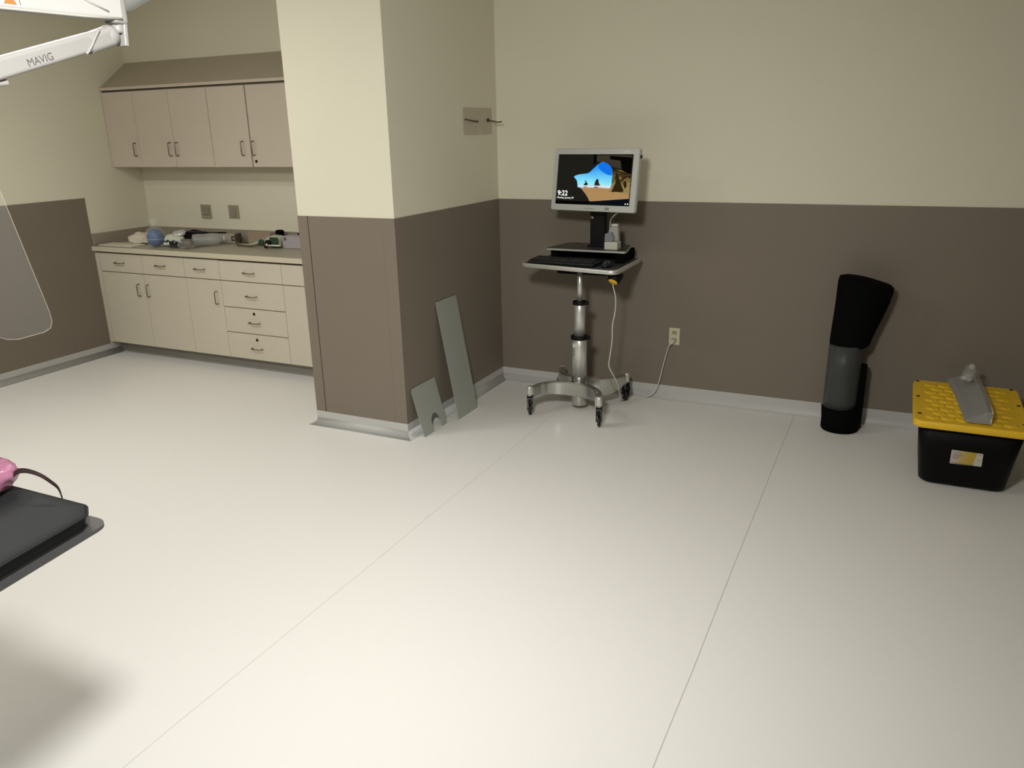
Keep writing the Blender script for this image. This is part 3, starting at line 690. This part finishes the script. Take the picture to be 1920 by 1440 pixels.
BT = Matrix.Translation((2.950,-.375,LZ+.06)) @ Matrix.Rotation(math.radians(-80), 4, 'X') @ Matrix.Scale(.82, 4) @ Matrix.Rotation(.2, 4, 'Y')
bm = nb(); lathe(bm, (0,0,0), [(.012,-.10),(.030,-.09),(.036,-.06),(.033,-.02),(.036,.02),(.034,.05),(.016,.075),(.014,.09)], 18, mtx=BT)
for v in bm.verts: v.co += Vector((random.uniform(-.003,.003), random.uniform(-.003,.003), random.uniform(-.002,.003)))
zmin = min(v.co.z for v in bm.verts)
bmesh.ops.translate(bm, vec=(0,0,LZ+.060-zmin), verts=bm.verts); zup = LZ+.060-zmin
obj('bottle_body', bm, M['bagc'], r)
bm = nb(); lathe(bm, (0,0,0), [(.017,.088),(.018,.092),(.018,.108),(.015,.111)], 18, mtx=Matrix.Translation((0,0,zup)) @ BT); obj('cap', bm, M['alus'], r)
bm = nb()
for (x, y, z, s) in ((2.94,-.35,.055,.020), (2.965,-.36,.052,.016)):
    t = bmesh.new(); bmesh.ops.create_icosphere(t, subdivisions=2, radius=s)
    for v in t.verts: v.co *= random.uniform(.75,1.15); v.co.z *= .5
    merge(bm, t, 0, Matrix.Translation((x-.01,y-.03,LZ+z+.012)))
obj('torn_wrap', bm, M['foil'], r)

# ------------------------------------------------------------------ patient table (near left)
TZ = .85
tb = thing('procedure_table', 'charcoal padded procedure table end with a rounded grey tabletop', 'table', (.55,-4.9,0))
pts = roundpoly([(.20,-3.889,0), (.830,-3.887,0), (.877,-4.205,0), (.945,-4.60,0), (.955,-6.6,0), (.15,-6.6,0), (.15,-4.4,0)], [.05,.045,.02,.1,.05,.05,.1], 7)
bm = nb(); prism(bm, [(p.x, p.y, TZ-.009) for p in pts], (0,0,.009))
obj('tabletop', bm, M['carbon'], tb)
pts = roundpoly([(.20,-6.5,0), (.20,-4.4,0), (.24,-3.899,0), (.776,-3.899,0), (.826,-3.936,0), (.864,-4.19,0), (.92,-4.60,0), (.925,-6.5,0)], [.02,.1,.02,.012,.012,.02,.1,.02], 3)
c = Vector((.56,-5.2,0))
def ins(d): return [(p.x-d*(1 if p.x > c.x else -1), p.y-d*(1 if p.y > c.y else -1)) for p in pts]
bm = nb(); loft(bm, [(ins(.012), TZ+.0005), (ins(.010), TZ+.006), (ins(.006), TZ+.030), (ins(.003), TZ+.038), (ins(.008), TZ+.0415), (ins(.03), TZ+.0425)])
mt_ = obj('mattress', bm, M['padv'], tb, label='charcoal vinyl mattress')
bm = nb(); tube(bm, [(x, y, TZ+.0375) for x, y in ins(.002)], .0022, 6, closed=True); tube(bm, [(x, y, TZ+.0025) for x, y in ins(.0115)], .0022, 6, closed=True)
obj('piping', bm, M['padpipe'], mt_)
bm = nb(); box(bm, .36, .70, -6.5, -5.4, .0, .11, bev=.03); box(bm, .42, .64, -6.2, -5.6, .11, .70, bev=.03); box(bm, .38, .70, -6.4, -4.9, .70, .8405, bev=.02); obj('pedestal', bm, M['enamel'], tb)
# pink bubble wrap parcel
r = thing('bubble_wrap_parcel', 'pink bubble wrap parcel lying on the procedure table', 'parcel', (.44,-4.02,TZ+.043))
t = bmesh.new(); bmesh.ops.create_icosphere(t, subdivisions=5, radius=1)
from mathutils import noise
for v in t.verts:
    p = v.co.copy(); q = Vector((math.copysign(abs(p.x)**.7, p.x), math.copysign(abs(p.y)**.7, p.y), math.copysign(abs(p.z)**.75, p.z)))
    nz = 1+.10*noise.noise(p*2.6)+.06*noise.noise(p*5)+.015*noise.noise(p*22)
    v.co = Vector((q.x*.106, q.y*.13, q.z*.043))*nz
for f in t.faces: f.smooth = True
bm = nb(); merge(bm, t, 0, Matrix.Translation((.448,-4.015,TZ+.09)) @ Matrix.Rotation(.12, 4, 'Z') @ Matrix.Rotation(.06, 4, 'Y'))
zm = min(v.co.z for v in bm.verts); bmesh.ops.translate(bm, vec=(0,0,TZ+.0430-zm), verts=bm.verts)
pk = obj('wrap', bm, M['pink'], r)
# strap looping off the table
bm = nb(); cen = spline([(.560,-3.935,.950), (.570,-3.925,.957), (.598,-3.918,.958), (.633,-3.912,.950), (.653,-3.903,.932), (.661,-3.893,.912), (.662,-3.889,.885), (.660,-3.888,TZ+.012), (.658,-3.892,TZ+.0012)], 6)
rows = []
for i, p in enumerate(cen):
    d = (cen[min(i+1,len(cen)-1)]-cen[max(i-1,0)]).normalized(); tt = i/len(cen); s = Vector((-.5-.3*tt,.55,.65*(1-tt))).normalized()*(.0075-.003*tt); nn = d.cross(s).normalized()*.0012
    rows.append([bm.verts.new(p+a) for a in (s+nn, -s+nn, -s-nn, s-nn)])
for A_, B_ in zip(rows, rows[1:]):
    for k in range(4): bm.faces.new((A_[k], A_[(k+1) % 4], B_[(k+1) % 4], B_[k]))
bm.faces.new(rows[0][::-1]); bm.faces.new(rows[-1])
obj('strap', bm, M['strap'], loc=(.66,-3.89,TZ), label='dark maroon strap arching from the pink parcel to the table edge', cat='strap')

# ------------------------------------------------------------------ ceiling-hung shield arm (upper left)
arm = thing('shield_arm', 'white articulated arm at the upper left carrying a clear acrylic shield', 'support arm', (.0,-4.25,ZC))
J = Vector((.66,-3.520,2.006)); 
def beam(bm, a, b, w0, h0, w1, h1, bev=.35, seg=16, up=Vector((0,0,1)), mi=0):
    """rounded-rectangle loft from a to b"""
    a, b = Vector(a), Vector(b); d = (b-a).normalized(); s = d.cross(up).normalized(); u = s.cross(d)
    rings = []
    for p, w, h in ((a,w0,h0), (b,w1,h1)):
        rr = min(w, h)*bev
        rings.append([bm.verts.new(p+s*x+u*z) for x, z in rrect(-w/2, w/2, -h/2, h/2, rr, 5)])
    n = len(rings[0])
    for k in range(n):
        f = bm.faces.new((rings[0][k], rings[0][(k+1) % n], rings[1][(k+1) % n], rings[1][k])); f.material_index = mi
    bm.faces.new(rings[0][::-1]); bm.faces.new(rings[1])
# lower spring arm: J -> L
L = Vector((.66,-4.16,1.815)); dL = (L-J).normalized(); uL = Vector((1,0,0)).cross(dL); uL = uL if uL.z > 0 else -uL
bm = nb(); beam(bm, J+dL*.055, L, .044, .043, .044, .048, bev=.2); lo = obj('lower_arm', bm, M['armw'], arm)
bm = nb(); t = bmesh.new(); bmesh.ops.create_uvsphere(t, u_segments=28, v_segments=16, radius=.0265)
for f in t.faces: f.smooth = True
merge(bm, t, 0, Matrix.Translation(J))
# tapering shroud from the ball into the arm
prof = []
beam(bm, J+dL*.004, J+dL*.075-uL*.003, .046, .048, .0475, .046, bev=.3)
k1 = obj('joint_cover', bm, M['armw'], lo)
def onside(s, t_, off=.0226):   # point on the +x face of the lower arm: s along from J, t_ up
    return J+dL*s+uL*t_+Vector((off,0,0))
bm = nb(); tube(bm, spline([onside(.040,.022,.0240), onside(.056,.012,.0255), onside(.082,-.010,.0235), onside(.100,-.0215,.0215)], 5), .0032, 8); obj('shroud_edge', bm, M['armw'], lo)
X = -dL; Y = uL; Zv = Vector((1,0,0))
LM = Matrix(((X.x, Y.x, Zv.x, 0), (X.y, Y.y, Zv.y, 0), (X.z, Y.z, Zv.z, 0), (0,0,0,1)))
p0 = onside(.262, -.012, .0227)
bm = nb(); text_bm(bm, 'MAVIG', .0235, Matrix.Translation(p0) @ LM, 0, False, .0002); obj('logo', bm, M['print_'], lo)
# upper arm: two nested covers J2 -> left
J2 = Vector((.665,-3.495,2.060)); 
UL = Vector((.55,-4.22,2.060)); dU = (UL-J2).normalized()
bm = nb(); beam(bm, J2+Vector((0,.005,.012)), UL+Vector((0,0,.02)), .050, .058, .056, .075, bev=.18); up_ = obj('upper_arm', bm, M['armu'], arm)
# separate slanted top cover with a dark joint line
bm = nb(); sU = dU.cross(Vector((0,0,1))).normalized(); sU = sU if sU.x > 0 else -sU; uU = sU.cross(dU); uU = uU if uU.z > 0 else -uU
def us(s, t_, off): return J2+Vector((0,.005,.012))+(UL+Vector((0,0,.02))-J2-Vector((0,.005,.012))).normalized()*s+uU*t_+sU*off
bm = nb(); tube(bm, [us(.035,-.012,.0262), us(.085,.006,.0264), us(.145,.030,.0268)], .0022, 6); obj('joint_line', bm, M['enamelg'], up_)
bm = nb(); tube(bm, [us(.0,-.025,.0235), us(.10,-.0285,.0245), us(.30,-.031,.026), us(.60,-.034,.0275)], .003, 8); obj('lower_rail', bm, M['enamelg'], up_)
# warning sticker
bm = nb()
def st(s, t_, o=.0275): return us(s-.021, t_, o)
prism(bm, [st(.36,-.024,.0268), st(.262,-.024,.0262), st(.262,.030,.0262), st(.36,.030,.0268)], sU*.0004); sk = obj('sticker', bm, M['stickw'], up_)
bm = nb(); prism(bm, [st(.305,-.021,.0272), st(.275,-.021,.0270), st(.290,.006,.0271)], sU*.0004); obj('warning_triangle', bm, M['orange'], sk, label='orange warning triangle')
bm = nb()
for (s, t0, t1) in ((.269,-.021,-.010), (.2705,-.010,.0), (.273,-.006,.004), (.312,-.013,-.006), (.316,-.010,-.004), (.274,.002,.008)):
    prism(bm, [st(s,t0), st(s-.0018,t0), st(s-.0008,t1), st(s+.0012,t1)], sU*.0004)
obj('print', bm, M['blackpr'], sk)
# knuckle bracket carrying the lower arm
bm = nb(); beam(bm, (.664,-3.474,2.115), (.664,-3.484,1.985), .038, .012, .034, .012, bev=.3, up=Vector((0,1,0))); box(bm, .642, .686, -3.515, -3.472, 2.035, 2.105, bev=.008)
lathe(bm, (.664,-3.492,0), [(.012,2.015),(.014,2.02),(.014,2.038),(.010,2.040)], 16); obj('knuckle', bm, M['armw'], arm)
# drop rod + clamp
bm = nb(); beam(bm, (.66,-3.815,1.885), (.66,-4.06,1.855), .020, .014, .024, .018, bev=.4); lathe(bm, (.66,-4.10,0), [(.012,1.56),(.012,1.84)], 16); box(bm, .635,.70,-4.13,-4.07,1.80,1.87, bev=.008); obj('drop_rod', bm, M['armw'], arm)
# ceiling mount
bm = nb(); lathe(bm, (.545,-4.26,0), [(.05,1.98),(.055,1.99),(.055,2.80),(.12,2.81),(.13,ZC-.001)], 28); obj('ceiling_post', bm, M['armw'], arm)
# clear shield hanging from the arm
Pb = Vector((.722,-3.852,1.322)); dS = -Vector((.30,.95,0)).normalized(); vS = (Vector((.706,-3.912,1.672))-Pb); vS = (vS-dS*0).normalized(); 
nS = dS.cross(vS).normalized()
outl = []
def sp(u, v): return Pb+dS*u+vS*v
# rounded lower far corner, short foot, then the body cut-out
for k in range(8):
    a_ = PI*1.5+PI/2*0; 
corner_ = [(0,.60), (0,.045), (.003,.022), (.012,.007), (.028,.000), (.085,-.006), (.108,-.002), (.128,.012), (.145,.035), (.20,.10), (.28,.15), (.40,.16), (.52,.11), (.56,.05), (.58,.0), (.62,-.005), (.64,.01), (.64,.60), (.62,.63), (.02,.63)]
bm = nb(); prism(bm, [sp(u, v) for u, v in corner_], nS*.008); sh = obj('shield_pane', bm, M['clear'], arm, label='transparent acrylic shield pane with rounded corner')
bm = nb(); tube(bm, [sp(u, v)+nS*.004 for u, v in corner_], .0009, 6, closed=True); obj('polished_edge', bm, mat('polished_edge', (.55,.50,.40), .2, spec=.5, alpha=.22, linear=True), sh)
bm = nb(); q = sp(.22,.50); box(bm, q.x-.03, q.x+.03, q.y-.05, q.y+.05, q.z-.06, q.z+.05, bev=.008); obj('clamp_block', bm, M['enamel'], sh)
# pale lamp head above the arm
lh = thing('lamp_head', 'pale blue-grey lamp head edge above the white arm joint', 'lamp', (.34,-3.19,2.17))
bm = nb(); lathe(bm, (.343,-3.192,0), [(.004,2.126),(.030,2.127),(.105,2.170),(.112,2.180),(.112,2.30),(.10,2.32),(.04,2.33)], 40)
obj('shade', bm, mat('pale_blue_plastic', (.50,.53,.52), .45, linear=True), lh)
bm = nb(); lathe(bm, (.343,-3.192,0), [(.03,2.331),(.03,2.82),(.07,ZC-.001)], 20); obj('stem', bm, M['enamel'], lh)

# ------------------------------------------------------------------ clutter on the counter
Z0 = .9152
obj('instrument_tray', B(-3.40,-3.02,-.575,-.43, Z0, Z0+.010, bev=.003), M['paper'], loc=(-3.21,-.5,Z0), label='flat white tray at the left end of the counter', cat='tray')
t = bmesh.new(); bmesh.ops.create_icosphere(t, subdivisions=4, radius=1)
for v in t.verts:
    p = v.co.copy(); nz = 1+.16*noise.noise(p*2.2)+.06*noise.noise(p*6)
    v.co = Vector((p.x*.125, p.y*.09, (abs(p.z)**.7 if p.z > 0 else -.25*abs(p.z))*.072))*nz
for f in t.faces: f.smooth = True
bm = nb(); merge(bm, t, 0, Matrix.Translation((-3.145,-.385,Z0+.03))); zm = min(v.co.z for v in bm.verts); bmesh.ops.translate(bm, vec=(0,0,Z0+.0105-zm-.0100), verts=bm.verts)
bmesh.ops.translate(bm, vec=(0,.03,0), verts=bm.verts)
obj('plastic_bag', bm, M['towel'], loc=(-3.145,-.37,Z0), label='crumpled white plastic bag behind the flat tray', cat='bag')
# blue ball in its clear bag
bx, by = -2.845, -.475
r = thing('rubber_ball', 'blue ball with a pale stripe wrapped in a clear bag on the counter', 'ball', (bx,by,Z0))
bm = nb(); t = bmesh.new(); bmesh.ops.create_uvsphere(t, u_segments=32, v_segments=20, radius=.066)
for v in t.verts: v.co.z *= 1.06
for f in t.faces: f.smooth = True
merge(bm, t, 0, Matrix.Translation((bx,by,Z0+.073))); obj('ball', bm, M['blueball'], r)
bm = nb(); lathe(bm, (bx,by,Z0+.066), [(.0664,-.002),(.0669,0),(.0664,.003)], 40); obj('stripe', bm, M['bluestripe'], r)
bm = nb(); lathe(bm, (bx,by,Z0), [(.045,.001),(.066,.012),(.077,.045),(.080,.075),(.074,.115),(.055,.145),(.030,.165),(.020,.180),(.034,.205),(.045,.222)], 26)
for v in bm.verts:
    p = v.co; v.co += Vector((noise.noise(p*40), noise.noise(p*40+Vector((5,0,0))), 0))*.006
bmesh.ops.delete(bm, geom=[f for f in bm.faces if len(f.verts) > 4 and f.calc_center_median().z > 1.05], context='FACES'); obj('clear_bag', bm, M['bagc'], r)
# packets of tubing
def pillow(bm, c, sx, sy, sz, rz=0, rx=0, ryy=0, seed=0, sub=4, am=.12):
    t = bmesh.new(); bmesh.ops.create_icosphere(t, subdivisions=sub, radius=1)
    for v in t.verts:
        p = v.co.copy(); q = Vector([math.copysign(abs(a)**.55, a) for a in p])
        nz = 1+am*noise.noise(p*2.4+Vector((seed,0,0)))+am*.5*noise.noise(p*6+Vector((0,seed,0)))
        v.co = Vector((q.x*sx, q.y*sy, q.z*sz))*nz
    for f in t.faces: f.smooth = True
    merge(bm, t, 0, Matrix.Translation(c) @ Matrix.Rotation(rz, 4, 'Z') @ Matrix.Rotation(rx, 4, 'X') @ Matrix.Rotation(ryy, 4, 'Y'))
def drop(bm, z):
    zm = min(v.co.z for v in bm.verts); bmesh.ops.translate(bm, vec=(0,0,z-zm), verts=bm.verts)
r = thing('tubing_packet', 'mint white packet of tubing with shiny film right of the blue ball', 'packet', (-2.65,-.44,Z0))
bm = nb(); pillow(bm, (-2.690,-.435,Z0+.045), .072, .070, .030, .5, .5, 0, 3); drop(bm, Z0+.0005); obj('packet', bm, M['mintw'], r)
bm = nb(); pillow(bm, (-2.660,-.40,Z0+.105), .050, .030, .014, .6, .6, -.2, 8); obj('foil_strip', bm, M['foil'], r)
bm = nb()
for k in range(5):
    cxx = -2.73+k*.032; tube(bm, spline([(cxx,-.50,Z0+.03), (cxx+.02,-.51,Z0+.055+.008*(k%2)), (cxx+.045,-.495,Z0+.035), (cxx+.03,-.505,Z0+.018), (cxx+.005,-.51,Z0+.02)], 5), .0055, 7)
obj('tubing', bm, M['navy'], r)
r = thing('tubing_packet', 'brown coiled tubing in a torn packet in front of the clear bottle', 'packet', (-2.52,-.42,Z0))
bm = nb(); pillow(bm, (-2.505,-.480,Z0+.04), .062, .042, .034, .4, .1, 0, 15, am=.2); drop(bm, Z0+.0005); obj('packet', bm, M['bagc'], r)
bm = nb()
for k in range(6):
    a0 = k*1.1; pts = [(-2.508+.045*math.cos(a0+j*.9)*(1+.1*k/6), -.475+.030*math.sin(a0+j*.9), Z0+.02+.009*k+.004*math.sin(j*2+k)) for j in range(7)]
    tube(bm, spline(pts, 5), .0052, 7)
obj('tubing', bm, M['brown'], r)
r = thing('clear_bottle', 'clear plastic bottle lying on the counter behind the brown tubing', 'bottle', (-2.50,-.30,Z0))
BT = Matrix.Translation((-2.475,-.325,Z0+.052)) @ Matrix.Rotation(.80, 4, 'Z') @ Matrix.Rotation(PI/2, 4, 'Y') @ Matrix.Scale(.85, 4, (0,0,1))
bm = nb(); lathe(bm, (0,0,0), [(.02,-.11),(.045,-.10),(.049,-.07),(.047,0),(.050,.06),(.046,.12),(.030,.15),(.018,.165)], 24, mtx=BT); obj('bottle_body', bm, mat('frosted_bottle', (.45,.45,.42), .3, alpha=.55, linear=True), r)
bm = nb(); lathe(bm, (0,0,0), [(.022,.166),(.022,.185)], 18, mtx=BT); obj('cap', bm, M['whitep'], r)
# black scissors-like forceps leaning behind
r = thing('black_pouch', 'flat black pouch lying behind the mint white packet', 'pouch', (-2.78,-.24,Z0))
bm = nb(); prism(bm, roundpoly([(-2.93,-.20,Z0+.0006), (-2.70,-.38,Z0+.0006), (-2.62,-.12,Z0+.0006), (-2.86,-.06,Z0+.0006)], .02, 4), (0,0,.05)); 
for v in bm.verts:
    if v.co.z > Z0+.02: v.co.z += (v.co.y+.2)*.18+.015
obj('pouch', bm, M['blackm'], r)
bm = nb(); tube(bm, spline([(-2.87,-.17,Z0+.078), (-2.80,-.24,Z0+.098), (-2.71,-.21,Z0+.092), (-2.64,-.14,Z0+.085)], 5), .006, 7); obj('flap_edge', bm, M['navy'], r)
r = thing('carton', 'long pale carton with a small dark logo square by the backsplash', 'box', (-2.46,-.12,Z0))
CT = Matrix.Translation((-2.43,-.115,Z0)) @ Matrix.Rotation(math.radians(12), 4, 'Z')
bm = nb(); box(bm, -.17, .10, -.035, .035, .0005, .075, bev=.002, mtx=CT); obj('box', bm, M['card'], r)
bm = nb(); box(bm, .052, .094, -.0362, -.0355, .022, .060, mtx=CT); lg = obj('logo', bm, M['navy'], r)
bm = nb(); lathe(bm, (0,0,0), [(.010,0),(.010,.0005)], 14, mtx=CT @ Matrix.Translation((.073,-.0363,.041)) @ Matrix.Rotation(PI/2,4,'X')); obj('logo_ring', bm, M['card'], lg)
bm = nb(); tube(bm, [(-2.60,-.16,Z0+.083), (-2.44,-.12,Z0+.084)], .005, 8); obj('pen', bm, M['blackm'], loc=(-2.5,-.14,Z0+.08), label='thin dark pen lying on top of the pale carton', cat='pen')
r = thing('drawing_stand', 'small dark upright bracket at the end of the pale carton', 'bracket', (-2.30,-.12,Z0))
bm = nb(); box(bm, -2.314,-2.306,-.16,-.09, Z0+.0005, Z0+.085, bev=.002); box(bm, -2.3055,-2.26,-.15,-.07, Z0+.0005, Z0+.006, bev=.001); obj('bracket', bm, M['pull'], r)
r.name = 'shelf_bracket'; ROOT['shelf_bracket'] = Vector((-2.30,-.12,Z0))
obj('carton', B(-2.255,-2.02,-.075,-.0195, Z0+.0005, Z0+.090, bev=.002), mat('tan_carton', (.33,.26,.19), .7, linear=True), loc=(-2.14,-.05,Z0), label='flat tan carton standing against the backsplash between the packets', cat='box')
r = thing('probe_cable', 'twisted sage and brown probe cable on the counter', 'cable', (-2.1,-.26,Z0))
bm = nb(); tube(bm, spline([(-2.205,-.235,Z0+.012), (-2.16,-.215,Z0+.008), (-2.10,-.23,Z0+.010), (-2.04,-.215,Z0+.028), (-2.0,-.205,Z0+.045), (-1.975,-.20,Z0+.055)], 6), .009, 9); obj('sleeve', bm, M['sage'], r)
bm = nb(); tube(bm, spline([(-2.20,-.24,Z0+.012), (-2.12,-.25,Z0+.008), (-2.05,-.262,Z0+.012), (-2.0,-.26,Z0+.018), (-1.978,-.258,Z0+.02)], 6), .008, 9)
lathe(bm, (-2.212,-.232,Z0+.0155), [(.015,-.007),(.015,.007)], 16, mtx=Matrix.Rotation(PI/2,4,'Y')); obj('cord', bm, M['brown'], r)
r = thing('instrument_packet', 'sage and dark green instrument packet with round knobs beside the lilac carton', 'packet', (-1.86,-.22,Z0))
bm = nb(); pillow(bm, (-1.862,-.19,Z0+.048), .075, .06, .040, .1, .15, 0, 21, am=.08); drop(bm, Z0+.0005); obj('packet', bm, M['sage'], r)
bm = nb(); box(bm, -1.86, -1.775, -.262, -.256, Z0+.018, Z0+.085, bev=.002); obj('panel', bm, M['green'], r)
for (x, z, rr) in ((-1.935,.042,.026), (-1.868,.042,.024), (-1.875,.018,.014)):
    bm = nb(); lathe(bm, (x,-.262-(.02 if rr<.02 else 0),Z0+z), [(rr*.6,0),(rr,.002),(rr,.016),(rr*.7,.020)], 22, mtx=Matrix.Rotation(PI/2,4,'X')); obj('knob', bm, M['green'] if rr > .025 else M['black'], r)
bm = nb(); t = bmesh.new(); bmesh.ops.create_uvsphere(t, u_segments=16, v_segments=10, radius=.013)
for f in t.faces: f.smooth = True
merge(bm, t, 0, Matrix.Translation((-1.862,-.292,Z0+.030))); obj('bright_button', bm, M['chrome'], r)
bm = nb(); tube(bm, [(-1.845,-.292,Z0+.027), (-1.745,-.275,Z0+.027)], .0055, 10); obj('white_rod', bm, M['stickw'], r)
bm = nb(); box(bm, -1.945, -1.885, -.10, -.05, Z0+.06, Z0+.118, bev=.012); obj('dark_tip', bm, M['blackm'], r)
r = thing('carton', 'lilac white carton with a dark logo square at the right end of the counter', 'box', (-1.62,-.17,Z0))
bm = nb(); box(bm, -1.765, -1.44, -.225, -.13, Z0+.0005, Z0+.092, bev=.003); obj('box', bm, M['lilac'], r)
bm = nb(); box(bm, -1.750, -1.722, -.2265, -.2255, Z0+.060, Z0+.084); obj('logo', bm, M['bezprint'], r)
bm = nb(); box(bm, -1.70, -1.46, -.12, -.04, Z0+.0005, Z0+.105, bev=.004); obj('instrument_case', bm, M['blackm'], loc=(-1.58,-.08,Z0), label='black case lying behind the lilac carton', cat='case')

# ------------------------------------------------------------------ ceiling lights (behind the frame) and lamps
def troffer(x, y, watts, label, along_x=False, size=(1.2,.6), color=(1,.985,.95), spread=PI):
    r = thing('ceiling_light', label, 'ceiling light', (x,y,ZC), 'recessed ceiling lights')
    w, d = (size if along_x else size[::-1])
    bm = nb()
    box(bm, x-w/2-.03, x+w/2+.03, y-d/2-.03, y-d/2, ZC-.02, ZC-.0005); box(bm, x-w/2-.03, x+w/2+.03, y+d/2, y+d/2+.03, ZC-.02, ZC-.0005)
    box(bm, x-w/2-.03, x-w/2, y-d/2, y+d/2, ZC-.02, ZC-.0005); box(bm, x+w/2, x+w/2+.03, y-d/2, y+d/2, ZC-.02, ZC-.0005); obj('frame', bm, M['trof'], r)
    obj('diffuser', B(x-w/2, x+w/2, y-d/2, y+d/2, ZC-.010, ZC-.0008), emat('diffuser_glow', (255,246,228), 2.0), r)
    la = bpy.data.lights.new('lamp', 'AREA'); la.shape = 'RECTANGLE'; la.size = w*.96; la.size_y = d*.96; la.energy = watts; la.color = color; la.spread = spread
    lo_ = bpy.data.objects.new('lamp', la); COL.objects.link(lo_); lo_.parent = r; lo_.location = (0,0,-.014)
LP = dict(pos=(1.75,-4.42,2.45), aim=(.75,-2.3,.2), w=45, spread=math.radians(130), r=.20)
def exam_lamp(pos, aim, w, spread, r):
    """round ceiling-hung examination lamp just above the frame"""
    p = Vector(pos); d = (Vector(aim)-p).normalized(); q = d.to_track_quat('-Z', 'Y').to_matrix().to_4x4(); T = Matrix.Translation(p) @ q
    t = thing('examination_lamp', 'round white examination lamp hanging from the ceiling above the table', 'lamp', pos)
    bm = nb(); lathe(bm, (0,0,0), [(r+.02,-.004),(r+.03,.0),(r+.03,.03),(r-.02,.07),(.06,.10),(.05,.13)], 40, mtx=T); obj('shade', bm, M['enamel'], t)
    bm = nb(); lathe(bm, (0,0,0), [(r+.015,-.006),(r+.015,-.0045)], 40, mtx=T); obj('lens', bm, emat('lens_glow', (255,250,240), 2.5), t)
    e = p-d*.125; bm = nb(); tube(bm, spline([e, e-d*.06+Vector((0,0,.03)), Vector((e.x-d.x*.1, e.y-d.y*.1, 2.72)), Vector((e.x-d.x*.1, e.y-d.y*.1, ZC-.004))], 6), .02, 12)
    lathe(bm, (e.x-d.x*.1, e.y-d.y*.1, 0), [(.05,ZC-.03),(.07,ZC-.001)], 20); obj('arm', bm, M['enamel'], t)
    la = bpy.data.lights.new('lamp', 'AREA'); la.shape = 'DISK'; la.size = r*2; la.energy = w; la.color = (1,.985,.95); la.spread = spread
    lo_ = bpy.data.objects.new('lamp', la); COL.objects.link(lo_); lo_.parent = t; lo_.matrix_local = Matrix.Translation(d*.010) @ q
exam_lamp(**LP)
troffer(-1.1, -2.6, 15, 'recessed ceiling light panel nearer the cabinets', size=(1.2,.3), along_x=True)
troffer(-2.4, -3.2, 35, 'recessed ceiling light panel farther from the cabinets', size=(1.2,.3), along_x=True)

w = bpy.data.worlds.new('world'); S.world = w; w.use_nodes = True
w.node_tree.nodes['Background'].inputs[0].default_value = (.02,.02,.018,1); w.node_tree.nodes['Background'].inputs[1].default_value = 1

# ------------------------------------------------------------------ camera
cam = bpy.data.cameras.new('camera'); co = bpy.data.objects.new('camera', cam); COL.objects.link(co)
F = 1497.14; cam.sensor_fit = 'HORIZONTAL'; cam.sensor_width = 36; cam.lens = F/1920*36; cam.clip_start = .05
a, b, c = .4509, 1.261, -.0226
Rm = Matrix.Rotation(a, 3, 'Z') @ Matrix.Rotation(b, 3, 'X') @ Matrix.Rotation(c, 3, 'Z')
co.matrix_world = Matrix.Translation((2.5237,-5.0676,1.7616)) @ Rm.to_4x4()
S.camera = co
S.view_settings.view_transform = 'Standard'; S.view_settings.look = 'None'; S.view_settings.gamma = 1; S.view_settings.exposure = 0
try: S.view_settings.use_curve_mapping = False
except Exception: pass
S.cycles.max_bounces = 10; S.cycles.diffuse_bounces = 6; S.cycles.transparent_max_bounces = 16
